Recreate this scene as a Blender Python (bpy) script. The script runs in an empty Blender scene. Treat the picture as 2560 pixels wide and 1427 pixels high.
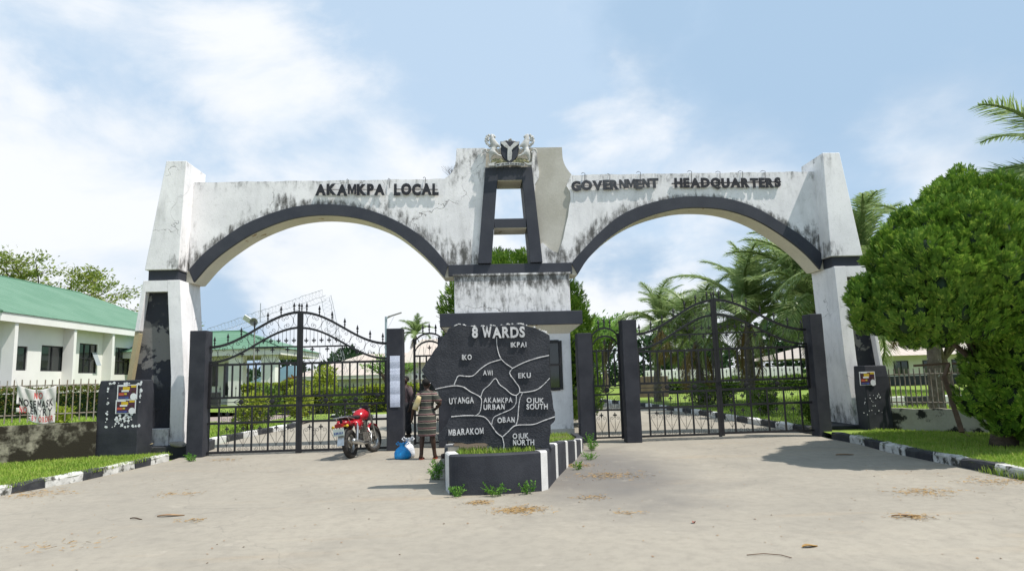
import bpy, bmesh, math, random
import numpy as np
from mathutils import Vector, Matrix, Euler
R = math.radians
scene = bpy.context.scene
col = scene.collection
rng = np.random.default_rng(7)
random.seed(7)

# ------------------------------------------------------------------ camera
W, H = 2560., 1427.
FPX, PITCH, ROLL, YAW = 1667.2, .1348, .0283, .0484
CAM = np.array([0, 0, 1.6])
_fwd = np.array([math.sin(YAW)*math.cos(PITCH), math.cos(YAW)*math.cos(PITCH), math.sin(PITCH)])
_r = np.array([math.cos(YAW), -math.sin(YAW), 0]); _u = np.cross(_r, _fwd)
_R2 = _r*math.cos(ROLL)-_u*math.sin(ROLL); _U2 = _r*math.sin(ROLL)+_u*math.cos(ROLL)
cam = bpy.data.cameras.new('camera'); camo = bpy.data.objects.new('camera', cam); col.objects.link(camo)
cam.sensor_fit = 'HORIZONTAL'; cam.sensor_width = 36; cam.lens = FPX/W*36
cam.clip_start = .1; cam.clip_end = 3000
m = Matrix.Identity(4)
for i in range(3):
    m[i][0], m[i][1], m[i][2], m[i][3] = _R2[i], _U2[i], -_fwd[i], CAM[i]
camo.matrix_world = m
scene.camera = camo

# a photo pixel gives a direction; the distance comes from the plane it is met with
def ray(px, py): return _fwd+_R2*((px-W/2)/FPX)-_U2*((py-H/2)/FPX)
def aty(px, py, Y): d = ray(px, py); return CAM+d*(Y/d[1])
def atz(px, py, Z=0.): d = ray(px, py); return CAM+d*((Z-CAM[2])/d[2])
def atx(px, py, X): d = ray(px, py); return CAM+d*(X/d[0])
def xz(px, py, Y): p = aty(px, py, Y); return (p[0], p[2])

# ------------------------------------------------------------------ light
SUNDIR = Vector((.50, -.21, 1)).normalized()          # towards the sun
sun = bpy.data.lights.new('sun', 'SUN'); suno = bpy.data.objects.new('sun', sun); col.objects.link(suno)
sun.energy = 4.6; sun.angle = R(.6); sun.color = (1, .94, .88)
suno.rotation_euler = SUNDIR.to_track_quat('Z', 'Y').to_euler()
suno.location = (20, -10, 40)
scene.view_settings.view_transform = 'Standard'; scene.view_settings.look = 'None'
scene.view_settings.gamma = 1; scene.view_settings.use_curve_mapping = False
scene.view_settings.exposure = .28

world = bpy.data.worlds.new('World'); scene.world = world; world.use_nodes = True
wt = world.node_tree; wt.nodes.clear()

class G:
    """tiny helper to write node graphs"""
    def __init__(s, nt): s.nt = nt
    def n(s, t, **kw):
        nd = s.nt.nodes.new(t)
        for k, v in kw.items(): setattr(nd, k, v)
        return nd
    def put(s, sock, v):
        if v is None: return
        if isinstance(v, bpy.types.NodeSocket): s.nt.links.new(v, sock)
        else: sock.default_value = v
    def math(s, op, a, b=None, c=None, clamp=False):
        nd = s.n('ShaderNodeMath', operation=op, use_clamp=clamp)
        s.put(nd.inputs[0], a); s.put(nd.inputs[1], b); s.put(nd.inputs[2], c); return nd.outputs[0]
    def vmath(s, op, a, b=None):
        nd = s.n('ShaderNodeVectorMath', operation=op); s.put(nd.inputs[0], a); s.put(nd.inputs[1], b)
        return nd.outputs['Value'] if op in ('LENGTH', 'DOT_PRODUCT', 'DISTANCE') else nd.outputs[0]
    def noise(s, vec, scale, detail=4, rough=.55, w=None, dist=0):
        nd = s.n('ShaderNodeTexNoise'); 
        if w is not None: nd.noise_dimensions = '4D'; nd.inputs['W'].default_value = w
        s.put(nd.inputs['Vector'], vec); nd.inputs['Scale'].default_value = scale
        nd.inputs['Detail'].default_value = detail; nd.inputs['Roughness'].default_value = rough
        nd.inputs['Distortion'].default_value = dist
        return nd.outputs['Fac']
    def ss(s, x, lo, hi, a=0., b=1.):
        nd = s.n('ShaderNodeMapRange', interpolation_type='SMOOTHSTEP')
        s.put(nd.inputs['Value'], x); s.put(nd.inputs['From Min'], lo); s.put(nd.inputs['From Max'], hi)
        nd.inputs['To Min'].default_value = a; nd.inputs['To Max'].default_value = b; return nd.outputs[0]
    def mix(s, f, a, b, mode='MIX'):
        nd = s.n('ShaderNodeMix', data_type='RGBA', blend_type=mode)
        s.put(nd.inputs[0], f); s.put(nd.inputs[6], c4(a)); s.put(nd.inputs[7], c4(b)); return nd.outputs[2]
    def ramp(s, f, stops, interp='LINEAR'):
        nd = s.n('ShaderNodeValToRGB'); nd.color_ramp.interpolation = interp
        e = nd.color_ramp.elements
        while len(e) < len(stops): e.new(.5)
        for el, (p, c) in zip(e, stops): el.position = p; el.color = c4(c)
        s.put(nd.inputs[0], f); return nd.outputs[0]
    def sep(s, v):
        nd = s.n('ShaderNodeSeparateXYZ'); s.put(nd.inputs[0], v); return nd.outputs
    def comb(s, x, y, z):
        nd = s.n('ShaderNodeCombineXYZ'); s.put(nd.inputs[0], x); s.put(nd.inputs[1], y); s.put(nd.inputs[2], z); return nd.outputs[0]
def c4(c):
    if isinstance(c, (tuple, list)) and len(c) == 3: return (*c, 1)
    if isinstance(c, (int, float)): return (c, c, c, 1)
    return c

# sky: Nishita with hazy cloud banks
g = G(wt)
sky = g.n('ShaderNodeTexSky', sky_type='NISHITA'); sky.sun_disc = False
sky.sun_elevation = math.asin(SUNDIR.z); sky.sun_rotation = math.atan2(SUNDIR.x, SUNDIR.y)
sky.altitude = 50; sky.air_density = 1.0; sky.dust_density = 2.0; sky.ozone_density = 1.5
d = g.n('ShaderNodeTexCoord').outputs['Generated']
sx, sy, sz = g.sep(d)
p = g.vmath('MULTIPLY', d, (1, 1, 1.7))
wn_ = g.n('ShaderNodeTexNoise'); wn_.inputs['Scale'].default_value = 3.2; wn_.inputs['Detail'].default_value = 7; wn_.inputs['Roughness'].default_value = .58; g.put(wn_.inputs['Vector'], p)
pw = g.vmath('ADD', d, g.vmath('MULTIPLY', g.vmath('SUBTRACT', wn_.outputs['Color'], (.5, .5, .5)), (.40, .40, .32)))
n1 = g.noise(p, 3.3, 10, .58, w=3.1, dist=.45)
n2 = g.noise(p, 1.15, 5, .5, w=8.4)
n3 = g.noise(g.vmath('MULTIPLY', d, (1, 1, 2.6)), 1.7, 7, .55, w=1.7, dist=.4)
def lobe(px, py, rad):                                  # a cloud mass in the direction of a photo pixel, torn by noise
    v = Vector(ray(px, py)).normalized()
    return g.ss(g.vmath('DISTANCE', pw, tuple(v)), 0., rad, 1, 0)
white = None
for q in ((150, 420, .34), (620, 180, .26), (40, 150, .16), (700, 640, .34), (1000, 690, .3), (330, 620, .3), (1560, 330, .20), (1750, 450, .26), (1650, 760, .3), (1200, 600, .22), (2450, 330, .2), (-300, 600, .5)):
    l_ = lobe(*q); white = l_ if white is None else g.math('MAXIMUM', white, l_)
grey = None
for q in ((2050, 180, .42), (1600, 60, .22), (2420, 120, .3), (600, 850, .16), (1560, 640, .14), (2900, 200, .5)):
    l_ = lobe(*q); grey = l_ if grey is None else g.math('MAXIMUM', grey, l_)
low = g.ss(sz, .02, .45, .17, .0)                          # humid haze whitens the sky towards the horizon
cl = g.math('ADD', g.math('ADD', g.math('MULTIPLY', n1, .95), g.math('MULTIPLY', n2, .3)), g.math('ADD', low, g.math('MULTIPLY', white, .30)))
cmask = g.ss(cl, .70, .98)
gmask = g.math('MULTIPLY', g.ss(g.math('ADD', grey, g.math('MULTIPLY', g.math('SUBTRACT', n3, .5), 1.9)), .10, .85), .9)
blue = g.mix(.80, sky.outputs[0], (6.3, 8.1, 10.1))
cshade = g.ss(g.noise(g.vmath('ADD', p, (.03, 0, .09)), 3.3, 8, .55, w=3.1, dist=.45), .50, .68)
skc = g.mix(cmask, blue, g.mix(g.math('MULTIPLY', cshade, .8), (9.5, 9.8, 10.2), (7.3, 8.4, 9.6)))
skc = g.mix(gmask, skc, (4.2, 5.9, 7.9))
bg = g.n('ShaderNodeBackground'); g.put(bg.inputs[0], skc); bg.inputs[1].default_value = .084
out = g.n('ShaderNodeOutputWorld'); wt.links.new(bg.outputs[0], out.inputs[0])

# ------------------------------------------------------------------ materials
MATS = {}
def pmat(name):
    m = bpy.data.materials.new(name); m.use_nodes = True
    nt = m.node_tree; b = nt.nodes['Principled BSDF']; MATS[name] = m
    g = G(nt); pos = g.n('ShaderNodeNewGeometry').outputs['Position']
    return m, g, b, pos
def bump(g, b, h, strength, dist=.01):
    nd = g.n('ShaderNodeBump'); nd.inputs['Strength'].default_value = strength; nd.inputs['Distance'].default_value = dist
    g.put(nd.inputs['Height'], h); g.nt.links.new(nd.outputs[0], b.inputs['Normal'])
def mat(name, c1, c2=None, scale=3., rough=.8, bmp=.25, bscale=60., stain=None, metal=0, spec=.3, fine=.15, bd=.01, local=False):
    m, g, b, pos = pmat(name)
    if local: pos = g.n('ShaderNodeTexCoord').outputs['Object']
    n = g.noise(pos, scale, 6, .6)
    c = g.mix(g.ss(n, .35, .65), c1, c2 if c2 else tuple(x*.8 for x in c1))
    f = g.noise(pos, bscale, 3, .6)
    if fine: c = g.mix(g.ss(f, .3, .7, 0, fine), c, tuple(x*.35 for x in c1))
    if stain:
        sc, ss_, lo, hi = stain[:4]
        sn = g.noise(pos, ss_, 7, .65, w=4.2)
        c = g.mix(g.ss(sn, lo, hi), c, sc)
    g.put(b.inputs['Base Color'], c); b.inputs['Roughness'].default_value = rough
    b.inputs['Metallic'].default_value = metal; b.inputs['Specular IOR Level'].default_value = spec
    if bmp: bump(g, b, f, bmp, bd)
    return m

def plaster(name, amount=.5, arch=(), ztop=None, zk=1.5,  corners=(), tint=(.86, .845, .84)):
    """old white paint with black mould; mould sits near the arch band, below a top edge or in given corners"""
    m, g, b, pos = pmat(name)
    x, y, z = g.sep(pos)
    n = g.noise(pos, .9, 5, .6)
    c = g.mix(g.ss(n, .35, .7), tint, (.73, .72, .72))
    c = g.mix(g.ss(g.noise(pos, 14, 6, .7), .52, .75, 0, .35), c, (.42, .41, .38))
    c = g.mix(g.ss(g.noise(g.vmath('MULTIPLY', pos, (2.6, 2.6, .7)), 1.3, 7, .62, w=5.), .48, .80, 0, .5), c, (.38, .38, .37))
    st = g.noise(g.vmath('MULTIPLY', pos, (5, 5, .8)), 2.2, 6, .65, w=2.)
    mask = g.math('MULTIPLY', g.ss(g.noise(pos, 1.1, 3, .5, w=6.), .42, .66), amount*.5)
    def acc(a): 
        nonlocal mask; mask = g.math('MAXIMUM', mask, a)
    for cx, cz, rad, wid, side in arch:
        dd = g.math('SUBTRACT', g.vmath('LENGTH', g.vmath('MULTIPLY', g.vmath('SUBTRACT', pos, (cx, 0, cz)), (1, 0, 1))), rad)
        k = g.ss(dd, 0., wid, 1, 0)
        if side: k = g.math('MULTIPLY', k, g.ss(g.math('MULTIPLY', g.math('SUBTRACT', x, cx), side), .6, 2.2))
        acc(g.math('MULTIPLY', k, amount*1.6))
    if ztop is not None: acc(g.math('MULTIPLY', g.ss(z, ztop-.55, ztop, .25 if zk > 1 else 0., 1), amount*zk))
    for cx, cz, rad in corners:
        dd = g.vmath('LENGTH', g.vmath('MULTIPLY', g.vmath('SUBTRACT', pos, (cx, 0, cz)), (1, 0, 1)))
        acc(g.ss(dd, rad*.2, rad, amount*1.8, 0))
    fine = g.noise(g.vmath('MULTIPLY', pos, (1.15, 1.15, .55)), 5.5, 9, .74, w=1.3)
    k = g.math('ADD', g.math('MULTIPLY', fine, .7), g.math('MULTIPLY', st, .3))
    mm = g.math('MULTIPLY', g.ss(g.math('ADD', k, g.math('MULTIPLY', g.math('MINIMUM', mask, 1.), .15)), .52, .71), g.ss(mask, .02, .45))
    c = g.mix(g.math('MULTIPLY', mm, .92), c, (.055, .053, .047))
    # fine cracks
    vo = g.n('ShaderNodeTexVoronoi', feature='DISTANCE_TO_EDGE'); vo.inputs['Scale'].default_value = .55
    g.put(vo.inputs['Vector'], g.vmath('ADD', pos, g.vmath('MULTIPLY', g.n('ShaderNodeTexNoise').outputs['Color'], (.0, .0, .0))))
    nz = g.n('ShaderNodeTexNoise'); nz.inputs['Scale'].default_value = 3; nz.inputs['Detail'].default_value = 6; g.put(nz.inputs['Vector'], pos)
    g.put(vo.inputs['Vector'], g.vmath('ADD', pos, g.vmath('MULTIPLY', nz.outputs['Color'], (.5, .5, .5))))
    ck = g.math('MULTIPLY', g.ss(vo.outputs[0], .0, .006, 1, 0), g.ss(g.noise(pos, .7, 2, .5, w=9.), .52, .6))
    c = g.mix(g.math('MULTIPLY', ck, .75), c, (.10, .095, .09))
    g.put(b.inputs['Base Color'], c); b.inputs['Roughness'].default_value = .85; b.inputs['Specular IOR Level'].default_value = .2
    bump(g, b, g.math('ADD', g.noise(pos, 38, 4, .6), g.math('MULTIPLY', ck, -2.)), .35, .012)
    return m

LA = (-3.98, 2.08, 3.95); RA = (5.61, 2.0, 4.07)
plaster('wall_white', .55, ztop=6.72, zk=.75, arch=[(*LA, .75, 1), (*LA, .25, 0), (*RA, .5, -1), (*RA, .2, 0)], corners=[(-7.1, 4.6, .6), (8.85, 4.75, .9), (-.4, 4.55, .8), (2.0, 4.5, .6), (-4.9, 6.0, .5)])
plaster('pillar_white', .40, ztop=7.1, zk=.9, corners=[(-7.15, 4.5, .55), (8.85, 4.5, .4), (-7.6, .3, .8), (8.95, .3, .6)])
plaster('block_white', .95, ztop=4.1)
plaster('house_white', .18, corners=[(2.1, .3, .4)])
mat('black_paint', (.034, .038, .050), (.046, .050, .062), 1.6, .62, .25, 45, fine=.2, spec=.35)
mat('black_post', (.026, .028, .036), (.042, .044, .053), 2.2, .7, .45, 70, fine=.25, spec=.3, bd=.008)
mat('soffit_cream', (.78, .73, .60), (.70, .65, .54), 1.2, .9, .2, 30, stain=((.36, .25, .12), 1.3, .60, .615))
mat('concrete_bare', (.52, .50, .44), (.44, .42, .36), 1.4, .92, .3, 25, stain=((.22, .21, .16), 1.1, .55, .72))
mat('render_tan', (.42, .35, .20), (.36, .31, .19), 2, .92, .3, 30)
mat('iron', (.012, .012, .014), (.02, .02, .022), 6, .5, .1, 90, spec=.4)
mat('road', (.33, .30, .245), (.285, .262, .22), .35, .93, .3, 130, fine=.0)
mat('kerb_white', (.62, .62, .59), (.45, .45, .42), 5, .9, .5, 30, stain=((.06, .06, .05), 6, .50, .62))
mat('kerb_black', (.028, .030, .036), (.05, .052, .055), 4, .85, .4, 30, stain=((.14, .15, .11), 5, .58, .72))
mat('planter_white', (.66, .66, .64), (.58, .58, .56), 4, .85, .3, 40, stain=((.15, .15, .13), 6, .64, .75))
mat('planter_black', (.028, .030, .038), (.044, .047, .056), 2.2, .75, .35, 50, stain=((.10, .10, .10), 9, .69, .76))
mat('soil', (.10, .075, .05), (.07, .055, .035), 3, .95, .6, 20)
mat('rock', (.34, .31, .26), (.22, .21, .18), 6, .92, .6, 25, stain=((.06, .07, .04), 6, .55, .7))
mat('sign_black', (.026, .029, .036), (.046, .049, .057), 3, .72, .55, 38, fine=.3, spec=.3, bd=.02)
mat('sign_white', (.66, .66, .65), (.48, .48, .48), 11, .8, .4, 60, stain=((.07, .07, .08), 16, .57, .68))
mat('crest_white', (.60, .60, .58), (.42, .42, .40), 9, .85, .4, 40, stain=((.12, .12, .11), 9, .58, .72))
mat('crest_mound', (.30, .28, .16), (.20, .20, .12), 22, .9, .6, 60)
mat('letter_black', (.018, .019, .024), (.03, .032, .038), 6, .6, .2, 60)
mat('letter_faded', (.035, .038, .046), (.075, .08, .09), 5, .7, .2, 60)
mat('fence_metal', (.30, .28, .24), (.20, .15, .11), 9, .7, .3, 60, metal=.2)
mat('fence_wall', (.33, .305, .235), (.24, .225, .17), 1.6, .92, .5, 22, stain=((.026, .022, .014), 1.7, .40, .52))
mat('fence_wall_light', (.44, .42, .34), (.36, .34, .27), 1.6, .92, .5, 22, stain=((.022, .022, .018), 2.3, .50, .57))
mat('roof_green', (.095, .205, .125), (.125, .24, .155), .5, .55, .1, 20, stain=((.42, .46, .42), 1.4, .68, .8), fine=.05)
mat('roof_pink', (.50, .42, .36), (.44, .41, .35), .4, .7, .1, 20, fine=.05)
mat('house_wall', (.74, .74, .70), (.68, .68, .64), .6, .85, .1, 20, fine=.04)
mat('far_wall', (.62, .60, .53), (.56, .55, .48), .6, .85, .1, 20, fine=.04)
mat('ceiling_cream', (.50, .47, .32), (.44, .42, .30), .6, .9, .05, 20, fine=.03)
mat('blue_sheet', (.30, .48, .62), (.34, .52, .66), .6, .7, .05, 20)
mat('plinth_dark', (.03, .032, .038), (.05, .05, .055), 1, .8, .1, 20)
mat('paving', (.30, .245, .215), (.27, .225, .20), 2, .9, .3, 40)
mat('trunk', (.14, .105, .075), (.08, .062, .045), 9, .92, .8, 22, bd=.03)
mat('palm_trunk', (.17, .145, .11), (.10, .085, .065), 7, .92, .8, 18, stain=((.42, .41, .36), 7, .60, .68), bd=.03)
mat('rubber', (.016, .016, .017), (.05, .045, .038), 20, .85, .3, 80)
mat('chrome', (.55, .55, .54), (.42, .42, .40), 12, .28, .05, 40, metal=.9, fine=.05)
mat('engine_alu', (.30, .29, .26), (.16, .14, .11), 20, .45, .3, 70, metal=.7)
mat('bike_red', (.42, .012, .022), (.36, .01, .02), 8, .22, 0, 40, spec=.6, fine=.04)
mat('bike_black', (.012, .012, .013), (.02, .02, .02), 8, .5, .1, 60)
mat('lens_red', (.30, .02, .02), (.2, .01, .01), 8, .3, 0)
mat('plate', (.55, .62, .56), (.48, .55, .50), 9, .5, 0)
mat('skin', (.060, .032, .021), (.045, .024, .016), 12, .5, .1, 90, spec=.35)
mat('hair', (.010, .009, .008), (.016, .014, .012), 20, .8, .5, 120)
mat('cloth_mauve', (.12, .085, .085), (.075, .055, .06), 9, .9, .4, 60)
mat('cloth_dark', (.018, .018, .022), (.03, .03, .034), 9, .9, .4, 60)
mat('cloth_grey', (.09, .085, .075), (.045, .043, .04), 11, .9, .5, 50)
mat('sandal', (.30, .06, .035), (.2, .05, .03), 9, .7, .1)
mat('shoe', (.03, .022, .018), (.05, .03, .02), 9, .6, .1)
mat('purse', (.62, .55, .34), (.55, .44, .20), 6, .6, .1)
mat('bag_blue', (.005, .33, .75), (.01, .22, .55), 14, .32, 1., 16, spec=.5, bd=.02)
mat('bag_white', (.76, .78, .80), (.60, .63, .66), 12, .4, 1., 16, bd=.02)
mat('banner', (.58, .57, .54), (.50, .50, .48), 4, .85, .2, 60)
mat('paint_red', (.50, .10, .09), (.42, .09, .09), 8, .8, 0)
mat('paint_black', (.025, .025, .028), (.04, .04, .04), 8, .8, 0)
mat('paper_white', (.72, .73, .74), (.66, .67, .68), 8, .8, .1)
mat('print_dark', (.06, .025, .06), (.10, .03, .05), 22, .6, 0)
mat('print_yellow', (.62, .45, .03), (.55, .36, .03), 22, .6, 0)
mat('print_red', (.50, .08, .05), (.42, .12, .05), 22, .6, 0)
mat('print_blue', (.06, .10, .30), (.05, .06, .2), 22, .6, 0)
mat('print_brown', (.10, .05, .035), (.06, .03, .02), 22, .6, 0)
mat('timber', (.17, .11, .07), (.11, .075, .05), 7, .9, .5, 40)
mat('straw', (.40, .26, .10), (.26, .16, .06), 12, .95, 0)
mat('dry_leaf', (.26, .16, .09), (.33, .22, .12), 12, .9, .2)
mat('window_frame', (.02, .02, .023), (.03, .03, .03), 5, .5, .05)
mat('pole_blue', (.42, .50, .54), (.36, .43, .47), 4, .5, .05, metal=.3)
mat('mast_metal', (.42, .43, .45), (.34, .35, .37), 4, .6, .05, metal=.4)
mat('speaker_grey', (.30, .30, .28), (.24, .24, .22), 4, .6, .05)
mat('block_brown', (.16, .12, .085), (.11, .085, .06), 2, .92, .4, 18)
mat('clear_plastic', (.45, .55, .50), (.35, .48, .42), 12, .3, .3, 40)
m, g, b, pos = pmat('glass_dark')
b.inputs['Base Color'].default_value = (.02, .025, .025, 1); b.inputs['Roughness'].default_value = .06; b.inputs['Specular IOR Level'].default_value = .8
m, g, b, pos = pmat('glass_pale')
b.inputs['Base Color'].default_value = (.30, .34, .36, 1); b.inputs['Roughness'].default_value = .12

def leafmat(name, c1, c2, c3=None, scale=2.5, trans=.35, rough=.55):
    m, g, b, pos = pmat(name)
    n = g.noise(pos, scale, 3, .6); f = g.noise(pos, scale*9, 2, .6)
    c = g.mix(g.ss(n, .3, .7), c1, c2)
    if c3: c = g.mix(g.ss(f, .52, .68), c, c3)
    g.put(b.inputs['Base Color'], c); b.inputs['Roughness'].default_value = rough; b.inputs['Specular IOR Level'].default_value = .25
    t = g.n('ShaderNodeBsdfTranslucent'); g.put(t.inputs[0], c)
    mx = g.n('ShaderNodeMixShader'); mx.inputs[0].default_value = trans
    o = [n for n in m.node_tree.nodes if n.type == 'OUTPUT_MATERIAL'][0]
    m.node_tree.links.new(b.outputs[0], mx.inputs[1]); m.node_tree.links.new(t.outputs[0], mx.inputs[2]); m.node_tree.links.new(mx.outputs[0], o.inputs[0])
    return m
leafmat('conifer_leaf', (.07, .16, .018), (.145, .27, .032), (.33, .46, .07), 1.6, .25)
leafmat('shade_core', (.010, .026, .006), (.013, .036, .008), None, 3, .0)  # near-black green: shade deep between the leaves put into the colour
leafmat('croton_leaf', (.15, .23, .03), (.34, .41, .045), (.58, .56, .10), 2.2)
leafmat('hedge_leaf', (.06, .13, .025), (.12, .18, .03), (.42, .14, .06), 3)
leafmat('bush_leaf', (.07, .16, .025), (.15, .23, .035), (.30, .34, .05), 2.5)
leafmat('orange_leaf', (.22, .10, .02), (.30, .16, .03), (.12, .12, .02), 3)
leafmat('thin_leaf', (.17, .24, .04), (.28, .33, .06), (.14, .17, .035), .6)
leafmat('pale_leaf', (.14, .28, .05), (.24, .40, .08), None, 1)
leafmat('dark_leaf', (.025, .06, .022), (.04, .085, .03), None, .5)
leafmat('palm_leaf', (.18, .27, .095), (.27, .36, .135), (.40, .45, .21), 1.2, .45, .35)
leafmat('palm_dry', (.28, .19, .07), (.22, .17, .06), None, 2, .3)
leafmat('grass_blade', (.21, .34, .045), (.30, .42, .06), (.46, .46, .14), 1.5, .35)
leafmat('weed_leaf', (.08, .22, .03), (.16, .32, .05), None, 5)

# lawn ground under the blades
mat('lawn', (.15, .23, .035), (.21, .28, .045), 1.1, .95, .5, 40, stain=((.20, .18, .06), .9, .62, .8))

# road: worn concrete with stains that have their own shape
m, g, b, pos = pmat('road')
n = g.noise(pos, .28, 6, .6)
c = g.mix(g.ss(n, .32, .68), (.35, .320, .260), (.295, .272, .224))
c = g.mix(g.ss(g.noise(pos, .9, 7, .65, w=3.), .48, .72, 0, .5), c, (.21, .195, .165))
c = g.mix(g.ss(g.noise(g.vmath('MULTIPLY', pos, (.25, 1.4, 1)), 1.1, 6, .6, w=7.), .56, .72, 0, .55), c, (.35, .285, .20))
dd = g.vmath('LENGTH', g.vmath('MULTIPLY', g.vmath('SUBTRACT', pos, (1.9, 11.5, 0)), (1, .38, 0)))
wob = g.math('ADD', dd, g.math('MULTIPLY', g.noise(pos, 1.4, 5, .6), 1.2))
c = g.mix(g.ss(wob, 1.1, 2.6, .8, 0), c, (.13, .125, .12))          # dark tar stain beside the island
c = g.mix(g.ss(g.noise(pos, 7, 6, .7, w=2.), .40, .72, 0, .42), c, (.20, .18, .15))
c = g.mix(g.ss(g.noise(pos, 3, 6, .7, w=5.), .55, .75, 0, .5), c, (.44, .40, .33))
fs = g.noise(pos, 160, 2, .7); f2 = g.noise(pos, 45, 3, .7)
c = g.mix(g.ss(fs, .48, .72, 0, .55), c, (.09, .08, .07)); c = g.mix(g.ss(fs, .22, .40, .30, 0), c, (.60, .57, .5))
vo = g.n('ShaderNodeTexVoronoi', feature='DISTANCE_TO_EDGE'); vo.inputs['Scale'].default_value = .16
nz = g.n('ShaderNodeTexNoise'); nz.inputs['Scale'].default_value = .8; nz.inputs['Detail'].default_value = 7; g.put(nz.inputs['Vector'], pos)
g.put(vo.inputs['Vector'], g.vmath('ADD', pos, g.vmath('MULTIPLY', nz.outputs['Color'], (1.6, 1.6, 0))))
ck = g.ss(vo.outputs[0], 0., .0018, 1, 0)
c = g.mix(g.math('MULTIPLY', ck, .32), c, (.12, .11, .10))
g.put(b.inputs['Base Color'], c); b.inputs['Roughness'].default_value = .92; b.inputs['Specular IOR Level'].default_value = .2
bump(g, b, g.math('ADD', fs, g.math('MULTIPLY', f2, .6)), .5, .006)
MATS['road'] = m

# peeled black panel in the pillars
m, g, b, pos = pmat('panel_peeled')
k = g.noise(pos, 1.25, 6, .6, w=2.35, dist=.4)
c = g.mix(g.ss(k, .50, .53), (.02, .022, .03), (.17, .165, .155))
c = g.mix(g.ss(g.noise(pos, 5, 5, .6), .56, .7), c, (.05, .05, .052))
c = g.mix(g.ss(g.sep(pos)[2], 1.5, 1.8, 1, 0), c, (.02, .022, .03))
g.put(b.inputs['Base Color'], c); b.inputs['Roughness'].default_value = .8
bump(g, b, g.math('ADD', g.noise(pos, 30, 4, .6), g.ss(k, .50, .53)), .4, .015)

# striped dress
m, g, b, pos = pmat('dress')
oz = g.sep(g.n('ShaderNodeTexCoord').outputs['Object'])
nzz = g.math('MULTIPLY', g.noise(g.n('ShaderNodeTexCoord').outputs['Object'], 7, 3, .5), .02)
t = g.math('FRACT', g.math('MULTIPLY', g.math('ADD', oz[2], nzz), 1/.135))
c = g.ramp(t, [(0, (.045, .05, .04)), (.34, (.02, .018, .018)), (.42, (.40, .36, .27)), (.50, (.06, .025, .03)), (.66, (.15, .06, .065)), (.74, (.36, .30, .24)), (.80, (.03, .028, .025)), (.9, (.075, .08, .06))], 'CONSTANT')
g.put(b.inputs['Base Color'], c); b.inputs['Roughness'].default_value = .9
bump(g, b, g.noise(g.n('ShaderNodeTexCoord').outputs['Object'], 12, 3, .5), .4, .02)

# printed notice: rows of small type
m, g, b, pos = pmat('notice_print')
x, y, z = g.sep(pos)
row = g.math('FRACT', g.math('MULTIPLY', z, 1/.022))
wd = g.noise(g.vmath('MULTIPLY', pos, (90, 1, 45)), 1, 1, .5)
ink = g.math('MULTIPLY', g.math('LESS_THAN', row, .45), g.math('GREATER_THAN', wd, .47))
g.put(b.inputs['Base Color'], g.mix(g.math('MULTIPLY', ink, .6), (.60, .64, .74), (.16, .19, .28))); b.inputs['Roughness'].default_value = .7

# corrugated roofs
for nm, dirx in (('roof_green', 1), ('roof_pink', 0)):
    m = MATS[nm]; g = G(m.node_tree); b = m.node_tree.nodes['Principled BSDF']
    pos = g.n('ShaderNodeNewGeometry').outputs['Position']
    s = g.sep(pos)
    w = g.math('SINE', g.math('MULTIPLY', s[1] if dirx else s[0], 2*math.pi/.55))
    bump(g, b, g.ss(w, .55, 1.), .9, .05)

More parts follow.
